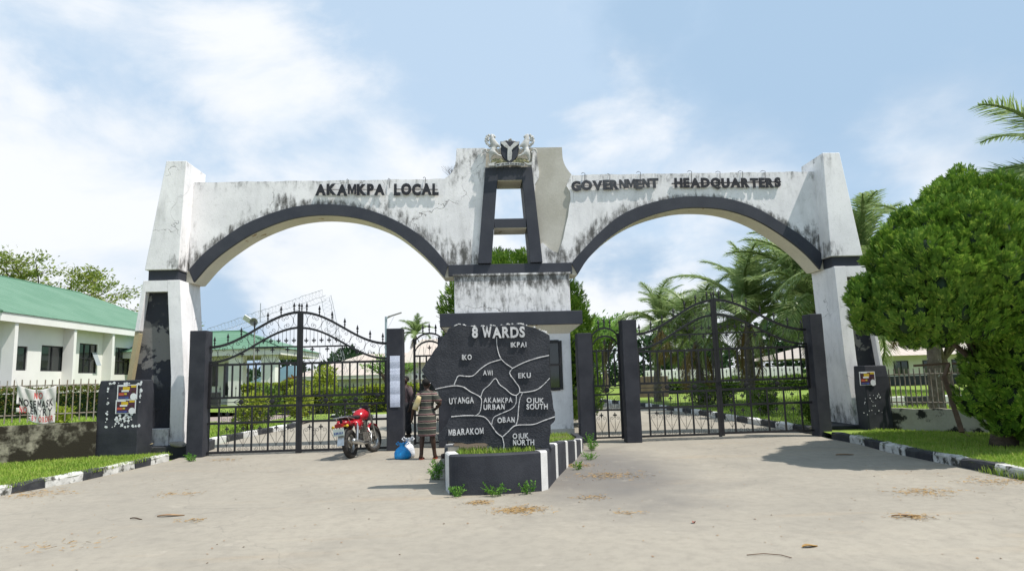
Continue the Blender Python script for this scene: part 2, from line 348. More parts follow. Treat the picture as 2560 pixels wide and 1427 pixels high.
# ------------------------------------------------------------------ mesh helpers
class MB:
    def __init__(s): s.v = []; s.f = []
    def add(s, verts, faces, M=None):
        o = len(s.v)
        if M is not None: verts = [tuple(M @ Vector(v)) for v in verts]
        s.v += [tuple(float(c) for c in v) for v in verts]; s.f += [tuple(i+o for i in f) for f in faces]; return s
    def box(s, x0, x1, y0, y1, z0, z1, M=None):
        return s.add([(x0, y0, z0), (x1, y0, z0), (x1, y1, z0), (x0, y1, z0), (x0, y0, z1), (x1, y0, z1), (x1, y1, z1), (x0, y1, z1)],
                     [(0, 3, 2, 1), (4, 5, 6, 7), (0, 1, 5, 4), (1, 2, 6, 5), (2, 3, 7, 6), (3, 0, 4, 7)], M)
    def prism(s, poly, y0, y1, M=None, axis='y'):
        n = len(poly)
        if axis == 'y': a = [(p[0], y0, p[1]) for p in poly]; b = [(p[0], y1, p[1]) for p in poly]
        elif axis == 'z': a = [(p[0], p[1], y0) for p in poly]; b = [(p[0], p[1], y1) for p in poly]
        else: a = [(y0, p[0], p[1]) for p in poly]; b = [(y1, p[0], p[1]) for p in poly]
        return s.add(a+b, [tuple(range(n)), tuple(range(2*n-1, n-1, -1))]+[(i, i+n, (i+1) % n+n, (i+1) % n) for i in range(n)], M)
    def tube(s, path, r, n=6, M=None, caps=True):
        path = [Vector(p) for p in path]; k = len(path)
        rr = r if hasattr(r, '__len__') else [r]*k
        vs = []; up = None
        for i, p in enumerate(path):
            t = (path[min(i+1, k-1)]-path[max(i-1, 0)])
            if t.length < 1e-9: t = Vector((0, 0, 1))
            t.normalize()
            if up is None:
                up = Vector((0, 0, 1)) if abs(t.z) < .9 else Vector((0, 1, 0))
            a = t.cross(up)
            if a.length < 1e-6: a = t.cross(Vector((1, 0, 0)))
            a.normalize(); bb = a.cross(t).normalized(); up = bb
            for j in range(n):
                an = 2*math.pi*(j+.5)/n
                vs.append(p+(a*math.cos(an)+bb*math.sin(an))*rr[i])
        fs = [(i*n+j, i*n+(j+1) % n, (i+1)*n+(j+1) % n, (i+1)*n+j) for i in range(k-1) for j in range(n)]
        if caps: fs += [tuple(range(n-1, -1, -1)), tuple((k-1)*n+j for j in range(n))]
        return s.add(vs, fs, M)
    def lathe(s, prof, n=16, M=None):
        vs = [(r*math.cos(2*math.pi*j/n), r*math.sin(2*math.pi*j/n), z) for r, z in prof for j in range(n)]
        k = len(prof)
        fs = [(i*n+j, i*n+(j+1) % n, (i+1)*n+(j+1) % n, (i+1)*n+j) for i in range(k-1) for j in range(n)]
        fs += [tuple(range(n-1, -1, -1)), tuple((k-1)*n+j for j in range(n))]
        return s.add(vs, fs, M)
    def ball(s, c, r, nu=10, nv=7, M=None, jit=0):
        r = r if hasattr(r, '__len__') else (r, r, r)
        vs = [(c[0], c[1], c[2]-r[2])]
        for i in range(1, nv):
            a = -math.pi/2+math.pi*i/nv
            for j in range(nu):
                b = 2*math.pi*j/nu; k = 1+jit*(random.random()-.5)
                vs.append((c[0]+r[0]*k*math.cos(a)*math.cos(b), c[1]+r[1]*k*math.cos(a)*math.sin(b), c[2]+r[2]*k*math.sin(a)))
        vs.append((c[0], c[1], c[2]+r[2])); L = len(vs)-1
        fs = [(0, 1+(j+1) % nu, 1+j) for j in range(nu)]
        for i in range(nv-2):
            for j in range(nu):
                a = 1+i*nu
                fs.append((a+j, a+(j+1) % nu, a+nu+(j+1) % nu, a+nu+j))
        a = 1+(nv-2)*nu
        fs += [(a+j, a+(j+1) % nu, L) for j in range(nu)]
        return s.add(vs, fs, M)
    def loft(s, rings, M=None, caps=True):
        n = len(rings[0]); k = len(rings)
        vs = [p for r in rings for p in r]
        fs = [(i*n+j, i*n+(j+1) % n, (i+1)*n+(j+1) % n, (i+1)*n+j) for i in range(k-1) for j in range(n)]
        if caps: fs += [tuple(range(n-1, -1, -1)), tuple((k-1)*n+j for j in range(n))]
        return s.add(vs, fs, M)
    def mesh(s, name):
        me = bpy.data.meshes.new(name); me.from_pydata(s.v, [], s.f); me.validate(); return me

def fix_normals(me):
    bm = bmesh.new(); bm.from_mesh(me); bmesh.ops.recalc_face_normals(bm, faces=bm.faces); bm.to_mesh(me); bm.free()
WOFF = {}
def link(name, me, material=None, parent=None, local=False, smooth=False, bevel=0, loc=None):
    o = bpy.data.objects.new(name, me); col.objects.link(o)
    if material and not me.materials: me.materials.append(MATS[material])
    if smooth:
        me.polygons.foreach_set('use_smooth', [True]*len(me.polygons))
    if parent is not None:
        o.parent = parent
        if loc is not None: o.location = loc
        elif not local: o.location = -WOFF.get(parent.name, Vector((0, 0, 0)))
        WOFF[o.name] = Vector((0, 0, 0))
    elif loc is not None: o.location = loc
    if bevel:
        md = o.modifiers.new('bevel', 'BEVEL'); md.width = bevel; md.segments = 2; md.limit_method = 'ANGLE'; md.angle_limit = R(35)
    return o
def obj(name, mb, material, parent=None, **kw):
    me = mb.mesh(name); fix_normals(me); return link(name, me, material, parent, **kw)
def tag(o, label=None, cat=None, group=None, kind=None):
    if label: o['label'] = label
    if cat: o['category'] = cat
    if group: o['group'] = group
    if kind: o['kind'] = kind
    return o
def thing(name, label, cat, loc=(0, 0, 0), rotz=0, group=None):
    o = bpy.data.objects.new(name, None); col.objects.link(o); o.location = loc; o.rotation_euler = (0, 0, rotz); o.empty_display_size = .2
    WOFF[o.name] = Vector(loc); return tag(o, label, cat, group)
def smoothcurve(pts, n=6):
    """Catmull-Rom through points"""
    P = [np.array(p, float) for p in pts]; P = [2*P[0]-P[1]]+P+[2*P[-1]-P[-2]]; out = []
    for i in range(1, len(P)-2):
        for k in range(n):
            t = k/n
            out.append(.5*((2*P[i])+(-P[i-1]+P[i+1])*t+(2*P[i-1]-5*P[i]+4*P[i+1]-P[i+2])*t*t+(-P[i-1]+3*P[i]-3*P[i+1]+P[i+2])*t**3))
    out.append(P[-2]); return out
def pymesh(name, V, F):
    me = bpy.data.meshes.new(name); V = np.asarray(V, np.float32); F = np.asarray(F, np.int32)
    me.vertices.add(len(V)); me.vertices.foreach_set('co', V.ravel())
    k = F.shape[1]
    me.loops.add(F.size); me.loops.foreach_set('vertex_index', F.ravel())
    me.polygons.add(len(F)); me.polygons.foreach_set('loop_start', np.arange(0, F.size, k)); me.polygons.foreach_set('loop_total', np.full(len(F), k))
    me.update(calc_edges=True); return me

FONT_CACHE = {}
BLOCK = {   # letters with diagonals drawn by hand, t = stroke
    'M': lambda t: [(0, 0), (0, 1), (t*1.15, 1), (.46, .50-t*.2), (.92-t*1.15, 1), (.92, 1), (.92, 0), (.92-t, 0), (.92-t, .66-t*.3), (.46+t*.42, .06), (.46-t*.42, .06), (t, .66-t*.3), (t, 0)],
    'N': lambda t: [(0, 0), (0, 1), (t*1.1, 1), (.76-t, .42+t*.1), (.76-t, 1), (.76, 1), (.76, 0), (.76-t*1.1, 0), (t, .58-t*.1), (t, 0)],
    'W': lambda t: [(0, 1), (.21, 0), (.21+t*1.05, 0), (.525, .62), (.84-t*1.05, 0), (.84, 0), (1.05, 1), (1.05-t, 1), (.80-t*.45, .36), (.525+t*.5, .98), (.525-t*.5, .98), (.25+t*.45, .36), (t, 1)]}
def glyph(ch, bold=.0, depth=.1):
    """one letter as mesh data in the xz plane, cap height 1, min x 0"""
    k = (ch, bold, depth)
    if k in FONT_CACHE: return FONT_CACHE[k]
    if ch in BLOCK:
        t = .125+bold*.95; P = BLOCK[ch](t); n = len(P); V = np.array([(x, -depth/2, z) for x, z in P]+[(x, depth/2, z) for x, z in P])
        F = [tuple(range(n)), tuple(range(2*n-1, n-1, -1))]+[(i, i+n, (i+1) % n+n, (i+1) % n) for i in range(n)]
        FONT_CACHE[k] = (V, F, V[:, 0].max()); return FONT_CACHE[k]
    cu = bpy.data.curves.new('t', 'FONT'); cu.body = ch; cu.offset = bold; cu.extrude = depth/2; cu.resolution_u = 3; cu.size = 1/.73
    o = bpy.data.objects.new('t', cu); col.objects.link(o)
    dg = bpy.context.evaluated_depsgraph_get(); me = bpy.data.meshes.new_from_object(o.evaluated_get(dg))
    V = np.array([v.co[:] for v in me.vertices]); F = [tuple(p.vertices) for p in me.polygons]
    bpy.data.objects.remove(o); bpy.data.curves.remove(cu); bpy.data.meshes.remove(me)
    V[:, 0] -= V[:, 0].min(); w = V[:, 0].max()
    V = np.stack([V[:, 0], -V[:, 2], V[:, 1]], 1)
    FONT_CACHE[k] = (V, F, w); return FONT_CACHE[k]
def word(text, p0, p1, h, Y, parent, material, depth=.03, bold=.04, gap=.14, name='letter', rough=0., hs=None, bendf=None):
    """letters fitted between p0 and p1 (x,z baseline ends) in the plane y = Y"""
    gl = [glyph(c, bold, .1) if c != ' ' else None for c in text]
    tot = sum((x[2] if x else .35) for x in gl)+gap*(len(text)-1)
    p0 = np.array(p0); p1 = np.array(p1); L = np.linalg.norm(p1-p0); u = (p1-p0)/L; sx = L/tot; v = np.array([-u[1], u[0]])
    x = 0
    for i, (c, q) in enumerate(zip(text, gl)):
        if q is None: x += .35+gap; continue
        V, F, w = q
        dz = random.uniform(-rough, rough)*h; ta = random.uniform(-rough, rough)*.4
        P = []
        for a, b_, c_ in V:
            a2 = (a-w/2)*math.cos(ta)-c_*.0-(c_-.5)*math.sin(ta)*0; 
            lx = x*sx+(w/2+a2)*sx; lz = c_*h+dz+(a-w/2)*math.sin(ta)*h
            q2 = p0+u*lx+v*lz
            P.append((q2[0], Y+b_/.1*depth, q2[1]))
        if bendf: P = [bendf(*t) for t in P]
        mb = MB(); mb.add(P, F); me = mb.mesh(name); link(name, me, material, parent)
        x += w+gap

# ------------------------------------------------------------------ ground, road, lawns
def sheet(name, poly, z, material, kind='structure', fz=None):
    mb = MB(); mb.add([(p[0], p[1], z if fz is None else fz(p[0], p[1])) for p in poly], [tuple(range(len(poly)))])
    me = mb.mesh(name); o = link(name, me, material)
    if me.polygons[0].normal.z < 0: me.flip_normals()
    return tag(o, kind=kind)
KL = [(-60, 6.6), (-9.8, 7.4), (-8.1, 9.1), (-7.42, 10.9), (-7.02, 12.2), (-6.9, 13.4), (-6.76, 15.05)]
KR = [(7.82, 15.0), (7.76, 13.7), (7.52, 12.4), (7.42, 10.6), (7.36, 9.0), (8.5, 7.4), (60, 6.6)]
sheet('ground', [(-900, -300), (900, -300), (900, 1500), (-900, 1500)], -.05, 'lawn')
sheet('road', [(-60, -25), (60, -25), (60, 6.6)]+KR[::-1][1:]+[(7.95, 15.8), (7.9, 30), (6.6, 38), (6.6, 75), (-6.9, 75), (-6.9, 24), (-7.2, 18), (-6.8, 15.6)]+KL[::-1], 0., 'road')
def grid_lawn(name, x0, x1, y0, y1, nx, ny, fz):
    V = []; F = []
    for j in range(ny+1):
        for i in range(nx+1):
            x = x0+(x1-x0)*i/nx; y = y0+(y1-y0)*j/ny; V.append((x, y, fz(x, y)))
    F = [(j*(nx+1)+i, j*(nx+1)+i+1, (j+1)*(nx+1)+i+1, (j+1)*(nx+1)+i) for j in range(ny) for i in range(nx)]
    return tag(link(name, pymesh(name, V, F), 'lawn'), kind='structure')
def sst(x, a, b): t = min(1, max(0, (x-a)/(b-a))); return t*t*(3-2*t)
def zleft(x, y): return .10+.38*sst(-x, 8.6, 15)*sst(y, 15.5, 20)
def zverge_l(x, y): return .115+.02*math.sin(x*3+y*2)*.5
def zright(x, y): return .12
sheet('verge_left', KL[1:]+[(-7.0, 15.6), (-8.3, 15.35), (-13.5, 12.6), (-40, 9)], .112, 'lawn')
sheet('verge_right', KR[:-1]+[(40, 9), (13, 11.2), (9.62, 15.7), (9.0, 16.2), (8.0, 15.9)], .112, 'lawn')
grid_lawn('lawn_left', -60, -7.3, 15.6, 26.5, 40, 14, zleft)
sheet('footpath', [(-60, 26.5), (-7.0, 26.5), (-6.95, 34), (-60, 34)], .02, 'paving')
sheet('lawn_island', [(-8.9, 28.4), (-5.0, 28.2), (-4.0, 30.5), (-4.5, 33.0), (-8.9, 33.0)], .045, 'lawn')
grid_lawn('lawn_back', -70, -6.9, 34, 58, 20, 8, lambda x, y: .06+.3*sst(-x, 9, 16))
sheet('lawn_right', [(8.0, 16.3), (60, 13), (90, 75), (6.8, 75), (6.8, 38), (8.05, 30)], .10, 'lawn')

def kerb(name, line, lens, cols, h=.15, w=.17, side=1, z0=0., chip=.05):
    """painted kerb stones laid along a line; every stone is a piece of its own"""
    root = bpy.data.objects.new(name, None); col.objects.link(root); tag(root, kind='structure')
    L = [np.array(p, float) for p in line]; cum = [0]
    for a, b_ in zip(L, L[1:]): cum.append(cum[-1]+np.linalg.norm(b_-a))
    def at(s):
        for i in range(len(L)-1):
            if s <= cum[i+1] or i == len(L)-2:
                t = (s-cum[i])/(cum[i+1]-cum[i]); d = (L[i+1]-L[i])/(cum[i+1]-cum[i]); return L[i]+(L[i+1]-L[i])*t, np.array([-d[1], d[0]])
    s = 0; i = 0
    while s < cum[-1]-.05:
        ln = lens[i % len(lens)]*random.uniform(.92, 1.08); e = min(s+ln, cum[-1])
        n = 3; ringf = []; rows = []
        for k in range(n+1):
            p, nn = at(s+(e-s)*k/n+(0.006 if k == 0 else (-.006 if k == n else 0)))
            o = nn*side*w; j = lambda: random.uniform(-chip, chip)*.5
            rows.append([(p[0], p[1], z0-.06), (p[0]+j()*.6, p[1]+j()*.6, z0+h-.03+j()), (p[0]+o[0]*.14, p[1]+o[1]*.14, z0+h+j()*.6), (p[0]+o[0], p[1]+o[1], z0+h+j()*.5), (p[0]+o[0], p[1]+o[1], z0-.06)])
        mb = MB(); mb.loft(rows); obj('kerb_stone', mb, cols[i % len(cols)], root)
        s = e; i += 1
    return root
WB = ['kerb_white', 'kerb_black']
kerb('kerb', KL[1:], [.62, .75, .55, .9, .5, .72, .58], WB, side=1)
kerb('kerb', KR[:-1], [.8, .7, .75, 1.0], ['kerb_black', 'kerb_white'], side=1)
kerb('kerb', [(-7.25, 17.6), (-7.28, 20), (-6.95, 22), (-6.7, 24.5), (-6.9, 26.4)], [1.1, 1.1, .95, .95, 1], ['kerb_black', 'planter_white'], side=1, h=.16)
kerb('kerb', [(7.98, 16.3), (7.92, 20), (7.96, 26), (7.6, 31), (6.7, 38), (6.6, 46)], [.95, .95], ['kerb_black', 'planter_white'], side=-1, h=.17)
kerb('kerb', [(13.0, 24.6), (21, 23.6), (30, 22.6)], [1.3, 1.2], ['kerb_black', 'planter_white'], side=1, h=.35, z0=.1)
kerb('kerb', [(-6.85, 33.6), (-6.5, 29.2), (-5.2, 28.6), (-3.0, 28.9)], [.8, .8], ['planter_white', 'kerb_black'], side=1, h=.16)

# ------------------------------------------------------------------ gateway arch
AY = 16.62; AB = 17.32
arch = thing('gateway_arch', 'twin arched white concrete gateway with black bands and tapering end pillars across the drive', 'gateway', (.8, 16.9, 0))
aLo = [(-7.17, 4.41), (-6.84, 4.8), (-6.39, 5.17), (-5.84, 5.54), (-5.08, 5.85), (-4.42, 6.0), (-3.81, 6.02), (-3.07, 5.94), (-2.4, 5.72), (-1.73, 5.36), (-1.22, 4.94), (-.79, 4.41)]
aLi = [(-7.04, 4.11), (-6.67, 4.55), (-6.22, 4.93), (-5.64, 5.3), (-4.91, 5.60), (-4.25, 5.73), (-3.58, 5.73), (-2.9, 5.61), (-2.23, 5.34), (-1.73, 4.98), (-1.22, 4.49), (-.89, 4.09)]
aRo = [(2.33, 4.39), (2.59, 4.68), (3.15, 5.23), (3.72, 5.65), (4.47, 5.93), (5.21, 6.06), (5.8, 6.07), (6.49, 6.0), (7.22, 5.74), (7.93, 5.28), (8.45, 4.9), (8.89, 4.45)]
aRi = [(2.48, 4.1), (2.76, 4.5), (3.33, 5.03), (4.07, 5.46), (5.0, 5.73), (5.74, 5.78), (6.47, 5.69), (7.2, 5.42), (7.9, 4.96), (8.42, 4.51), (8.76, 4.1)]
cLo, cLi, cRo, cRi = [smoothcurve(a, 5) for a in (aLo, aLi, aRo, aRi)]
def resample(c, n):
    c = np.array(c); s = np.r_[0, np.cumsum(np.linalg.norm(np.diff(c, axis=0), axis=1))]; t = np.linspace(0, s[-1], n)
    return np.stack([np.interp(t, s, c[:, 0]), np.interp(t, s, c[:, 1])], 1)
def ring_part(name, outer, inner, y0, y1, material, parent, n=48):
    o = resample(outer, n); i = resample(inner, n); rows = []
    for a, b_ in zip(o, i): rows.append([(a[0], y0, a[1]), (a[0], y1, a[1]), (b_[0], y1, b_[1]), (b_[0], y0, b_[1])])
    mb = MB(); mb.loft(rows); return obj(name, mb, material, parent)
for o_, i_, sg in ((cLo, cLi, -1), (cRo, cRi, 1)):
    ring_part('arch_band', o_, i_, AY-.035, AY+.05, 'black_paint', arch)
    oo = np.array(o_).copy(); ii = np.array(i_).copy()
    ring_part('arch_soffit', oo-[0, .05], ii, AY+.05, AB, 'soffit_cream', arch)
# springer blocks under the arch ends
for x0, x1 in ((-7.25, -7.04), (-.89, -.60), (2.20, 2.48), (8.76, 8.95)):
    mb = MB(); mb.box(x0, x1, AY+.03, AB-.02, 4.095, 4.40); obj('springer', mb, 'soffit_cream', arch)
def wall_over(curve, top, y0, y1, name, x0, x1, zt):
    c = resample(curve, 60); rows = []
    xs = np.concatenate([[x0], np.clip(c[:, 0], x0, x1), [x1]]); zs = np.concatenate([[c[0, 1]], c[:, 1], [c[-1, 1]]])
    for x, z in zip(xs, zs):
        t = top(x); rows.append([(x, y0, z-.02), (x, y0, t), (x, y1, t), (x, y1, z-.02)])
    mb = MB(); mb.loft(rows); return obj(name, mb, 'wall_white', arch)
wob = lambda x: .006*math.sin(x*5.1)+.005*math.sin(x*11.7+1)
wall_over(cLo, lambda x: 6.645+wob(x), AY, AB-.01, 'arch_wall', -7.18, -.79, 6.65)
# left wing with its hollow curve, up to the letter A frame
curveL = smoothcurve([(-.86, 6.65), (-.70, 6.76), (-.60, 6.93), (-.55, 7.15), (-.53, 7.45)], 5)
A_out = lambda z: (.20+(-.24)*(6.9-z)/2.5, 1.40+.19*(6.9-z)/2.5)        # outer edges of the A at height z
mb = MB(); mb.prism([(-.79, 4.41)]+[tuple(p) for p in [(-.86, 6.64)]]+[tuple(p) for p in curveL[1:]]+[(.2, 7.455), (A_out(7.3)[0], 7.3), (A_out(4.41)[0]+.01, 4.41)], AY-.002, AB-.012)
obj('wing_wall', mb, 'wall_white', arch)
# right wing: bare concrete core, with the plaster skin left standing beyond a ragged crack
curveR = smoothcurve([(2.21, 7.46), (2.22, 7.16), (2.27, 6.98), (2.34, 6.85), (2.44, 6.71)], 5)
ax_ = lambda z: A_out(z)[1]-.01
mb = MB(); mb.prism([(ax_(4.41), 4.41), (ax_(7.3), 7.3), (1.36, 7.46)]+[tuple(p) for p in curveR]+[(2.45, 4.55), (2.33, 4.39)], AY+.03, AB-.012)
obj('wing_core', mb, 'concrete_bare', arch)
crack = [xz(*q, AY) for q in [(1428, 437), (1421, 452), (1416, 465), (1425, 480), (1427, 497), (1423, 515), (1420, 540), (1414, 565), (1408, 595), (1402, 615), (1396, 632), (1385, 629), (1372, 620), (1357, 607)]]
mb = MB(); mb.prism([(2.45, 6.705)]+crack+[(ax_(4.9), 4.9), (ax_(4.41), 4.41), (2.33, 4.395), (2.47, 4.56)], AY-.004, AY+.03)
obj('plaster_skin', mb, 'wall_white', arch)
strip = [xz(*q, AY) for q in [(1332, 372), (1342, 374), (1343, 400), (1348, 430), (1347, 445), (1338, 460), (1337, 480), (1336, 470)]]
mb = MB(); mb.prism(strip[:7]+[(1.43, 6.4), (1.40, 6.9)], AY-.003, AY+.03); obj('plaster_skin', mb, 'wall_white', arch)
wall_over(cRo, lambda x: 6.705+wob(x+2), AY, AB-.01, 'arch_wall', 2.46, 8.9, 6.7)
# the A frame, through the whole depth, a little proud of the walls
AF = 16.52
def leg(xo_t, xo_b, xi_t, xi_b, zt, zb): return [(xo_t, zt), (xo_b, zb), (xi_b, zb), (xi_t, zt)]
mb = MB(); mb.prism([(.20, 6.9), (-.04, 4.42), (.30, 4.42), (.50, 6.565), (.50, 6.9)], AF, AB+.02); obj('frame_leg', mb, 'black_paint', arch, bevel=.008)
mb = MB(); mb.prism([(1.40, 6.9), (1.59, 4.42), (1.28, 4.42), (1.14, 6.565), (1.14, 6.9)], AF, AB+.02); obj('frame_leg', mb, 'black_paint', arch, bevel=.008)
mb = MB(); mb.box(.502, 1.138, AF+.002, AB+.018, 6.565, 6.898); obj('frame_head', mb, 'black_paint', arch)
mb = MB(); mb.box(.51, 1.13, AF+.02, AB, 6.553, 6.564); obj('frame_reveal', mb, 'soffit_cream', arch)
mb = MB(); mb.box(.40, 1.20, AF+.003, AB, 5.32, 5.555); obj('frame_crossbar', mb, 'black_paint', arch)
mb = MB(); mb.box(.39, 1.21, AF+.02, AB-.01, 5.308, 5.319); obj('frame_reveal', mb, 'soffit_cream', arch)
mb = MB(); mb.box(-.785, 2.335, AY-.04, AB, 4.12, 4.405); obj('centre_band', mb, 'black_paint', arch, bevel=.008)
mb = MB(); mb.box(.16, 1.44, AY+.05, AB-.03, 6.9, 7.45); obj('crest_backing', mb, 'concrete_bare', arch)
mb = MB(); mb.box(-.63, 2.20, 16.14, 18.2, 3.10, 4.085); obj('centre_block', mb, 'block_white', arch, bevel=.012)
mb = MB(); mb.box(-.655, 2.225, 16.11, 18.2, 4.05, 4.095); obj('block_lip', mb, 'block_white', arch)

# end pillars
def pillar(inner, outer, sg):
    """inner/outer: x at z = 4.1, 1.8, .2 of the tapering shaft; sg = +1 when outer is the larger x"""
    Y0, Y1, YB = 16.14, 16.34, 17.3
    zs = (4.1, 1.8, .1)
    prof = [(inner[0], 4.1), (inner[1], 1.8), (inner[2], .1), (outer[2], .1), (outer[1], 1.8), (outer[0], 4.1)]
    mb = MB(); mb.prism(prof, Y1, YB); obj('pillar_shaft', mb, 'pillar_white', arch, bevel=.012)
    li = lambda z: np.interp(z, zs[::-1], inner[::-1]); lo = lambda z: np.interp(z, zs[::-1], outer[::-1])
    ri = lambda z: li(z)+sg*.30; ro = lambda z: lo(z)-sg*(.10 if sg < 0 else .08)
    zt = 3.83; zb = .62
    mb = MB(); mb.prism([(li(4.1), 4.1), (li(1.8), 1.8), (li(.1), .1), (ri(.1), .1), (ri(1.8), 1.8), (ri(zt), zt), (ri(4.1), 4.1)], Y0, Y1-.001); obj('pillar_frame', mb, 'pillar_white', arch, bevel=.01)
    zc = 2.9 if sg < 0 else .1
    mb = MB(); mb.prism([(lo(4.1), 4.1), (lo(zc), zc), (ro(zc), zc), (ro(zt), zt), (ro(4.1), 4.1)], Y0, Y1-.001); obj('pillar_frame', mb, 'pillar_white', arch, bevel=.01)
    if sg < 0:
        mb = MB(); mb.prism([(lo(zc), zc-.004), (lo(1.8), 1.8), (lo(.1), .1), (ro(.1), .1), (ro(1.8), 1.8), (ro(zc), zc-.06)], Y0+.02, Y1-.001); obj('pillar_frame', mb, 'render_tan', arch)
    mb = MB(); mb.prism([(ri(4.1)+sg*.001, 4.098), (ri(zt), zt), (ro(zt), zt), (ro(4.1)-sg*.001, 4.098)], Y0+.001, Y1-.001); obj('pillar_frame', mb, 'pillar_white', arch)
    mb = MB(); mb.prism([(ri(zb), zb), (ri(.1), .1), (ro(.1), .1), (ro(zb), zb)], Y0-.06, Y1-.001); obj('pillar_foot', mb, 'block_white' if sg < 0 else 'pillar_white', arch, bevel=.01)
    mb = MB(); mb.prism([(ri(zt)+sg*.001, zt-.001), (ri(zb)+sg*.001, zb+.001), (ro(zb)-sg*.001, zb+.001), (ro(zt)-sg*.001, zt-.001)], Y1-.02, Y1-.003); obj('recessed_panel', mb, 'panel_peeled', arch)
pillar((-7.17, -6.99, -6.97), (-8.03, -8.30, -8.50), -1)
pillar((8.88, 8.93, 9.05), (9.69, 9.87, 10.0), 1)
for bot, topx, sg in (((-8.0, -7.21), (-7.61, -7.13), -1), ((8.82, 9.64), (8.86, 9.31), 1)):
    mb = MB(); mb.box(bot[0]+.06, bot[1]-.03, 16.2, 17.28, 4.09, 4.37); obj('pillar_neck', mb, 'black_paint', arch)
    mb = MB(); mb.loft([[(bot[0], 16.12, 4.354), (bot[1], 16.12, 4.354), (bot[1], 17.32, 4.354), (bot[0], 17.32, 4.354)], [(topx[0], 16.14, 7.05), (topx[1], 16.14, 7.05), (topx[1], 17.3, 7.05), (topx[0], 17.3, 7.05)]])
    obj('pillar_head', mb, 'pillar_white', arch, bevel=.012)
# raised plinths at the pillar feet
mb = MB(); mb.prism([(-8.5, 15.95), (-7.6, 15.75), (-6.66, 15.82), (-6.6, 16.3), (-6.75, 17.5), (-8.9, 17.5)], -.05, .24, axis='z'); obj('plinth', mb, 'kerb_black', arch, bevel=.02)
mb = MB(); mb.prism([(8.16, 15.9), (9.0, 15.95), (10.2, 16.0), (10.3, 17.5), (8.75, 17.5), (8.3, 16.5)], -.05, .2, axis='z'); obj('plinth', mb, 'kerb_black', arch, bevel=.02)

# raised lettering on the arch, hung on rods
LY = AY-.055
word('AKAMKPA', (-4.10, 6.27), (-2.36, 6.24), .265, LY, arch, 'letter_black', depth=.022, bold=.085, gap=.06, rough=.04)
word('LOCAL', (-2.13, 6.245), (-1.0, 6.225), .275, LY, arch, 'letter_black', depth=.022, bold=.085, gap=.06, rough=.03)
word('GOVERNMENT', (2.40, 6.285), (4.68, 6.325), .235, LY, arch, 'letter_faded', depth=.022, bold=.085, gap=.03, rough=.05)
word('HEADQUARTERS', (5.09, 6.32), (7.90, 6.295), .235, LY, arch, 'letter_black', depth=.022, bold=.085, gap=.09, rough=.04)
def rod(pts, r=.011): 
    mb = MB(); mb.tube(pts, r, 5); obj('letter_rod', mb, 'letter_black', arch)
rod([(-4.05, LY+.02, 6.405), (-2.4, LY+.02, 6.38)], .008); rod([(-2.1, LY+.02, 6.385), (-1.02, LY+.02, 6.36)], .012)
rod([(2.45, LY+.02, 6.40), (4.66, LY+.02, 6.44)], .008); rod([(5.02, LY+.016, 6.425), (7.92, LY+.016, 6.43)], .016)
for x in (-3.3, -1.35, -2.25, 2.75, 3.4, 4.2, 5.55, 6.3, 6.9, 7.5):
    zt = (6.645 if x < 0 else 6.705)+random.uniform(.0, .06)
    rod([(x, LY+.02, 6.42), (x+.02, LY+.015, zt-.02), (x-.02, AY+.02, zt+.02), (x-.05, AY+.1, zt+.015)], .007)

# coat of arms on top of the A
CY = 16.50
def cpx(px, py): p = aty(1190+px/12.975, 320+py/12.975, CY); return (p[0], p[2])
crest = thing('coat_of_arms', 'cast coat of arms with two rearing horses and a shield above the letter A frame', 'emblem', (.8, CY, 6.9))
sh = [cpx(*q) for q in [(785, 460), (1410, 460), (1395, 620), (1380, 800), (1335, 940), (1240, 1060), (1090, 1165), (960, 1070), (860, 950), (810, 820), (800, 640)]]
mb = MB(); mb.prism(sh, CY-.06, CY+.06); shield = obj('shield', mb, 'black_paint', crest, bevel=.012)
yy = [cpx(*q) for q in [(790, 490), (930, 475), (1000, 540), (1060, 620), (1100, 650), (1170, 580), (1230, 500), (1390, 475), (1380, 560), (1310, 610), (1200, 700), (1150, 760), (1165, 850), (1150, 1000), (1140, 1060), (1080, 1105), (1015, 1060), (1010, 900), (1020, 700), (930, 650), (850, 570), (800, 540)]]
mb = MB(); mb.prism(yy, CY-.085, CY-.055); obj('river_relief', mb, 'crest_white', shield, bevel=.008)
for pts in ([(385, 1130), (430, 1190), (660, 1140), (590, 1190), (610, 1260), (480, 1265), (390, 1270), (410, 1200)], [(1530, 1130), (1590, 1160), (1700, 1180), (1810, 1120), (1800, 1240), (1640, 1230), (1590, 1190)]):
    mb = MB(); mb.prism([cpx(*q) for q in pts], CY-.10, CY-.05); obj('ribbon_tail', mb, 'crest_white', crest)
mb = MB(); top = [cpx(*q) for q in [(625, 1215), (820, 1180), (1085, 1165), (1350, 1170), (1570, 1205)]]; bot = [cpx(*q) for q in [(1565, 1280), (1350, 1255), (1085, 1245), (820, 1270), (645, 1300)]]
mb.prism(top+bot, CY-.12, CY-.07); rib = obj('motto_ribbon', mb, 'crest_white', crest)
word('UNITY AND FAITH', cpx(660, 1275), cpx(1070, 1225), .04, CY-.123, rib, 'letter_black', depth=.004, bold=.02, gap=.1, name='motto_letter')
word('PEACE AND PROGRESS', cpx(1100, 1225), cpx(1550, 1255), .04, CY-.123, rib, 'letter_black', depth=.004, bold=.02, gap=.1, name='motto_letter')
mb = MB()
for q, r in (((650, 1080), .10), ((800, 1090), .11), ((560, 1110), .07), ((960, 1130), .06), ((1230, 1120), .09), ((1400, 1080), .12), ((1550, 1090), .10), ((1660, 1110), .06)):
    c_ = cpx(*q); mb.ball((c_[0], CY, c_[1]), (r, .06, r*.75), 9, 6, jit=.25)
obj('flower_mound', mb, 'crest_mound', crest)
mb = MB()
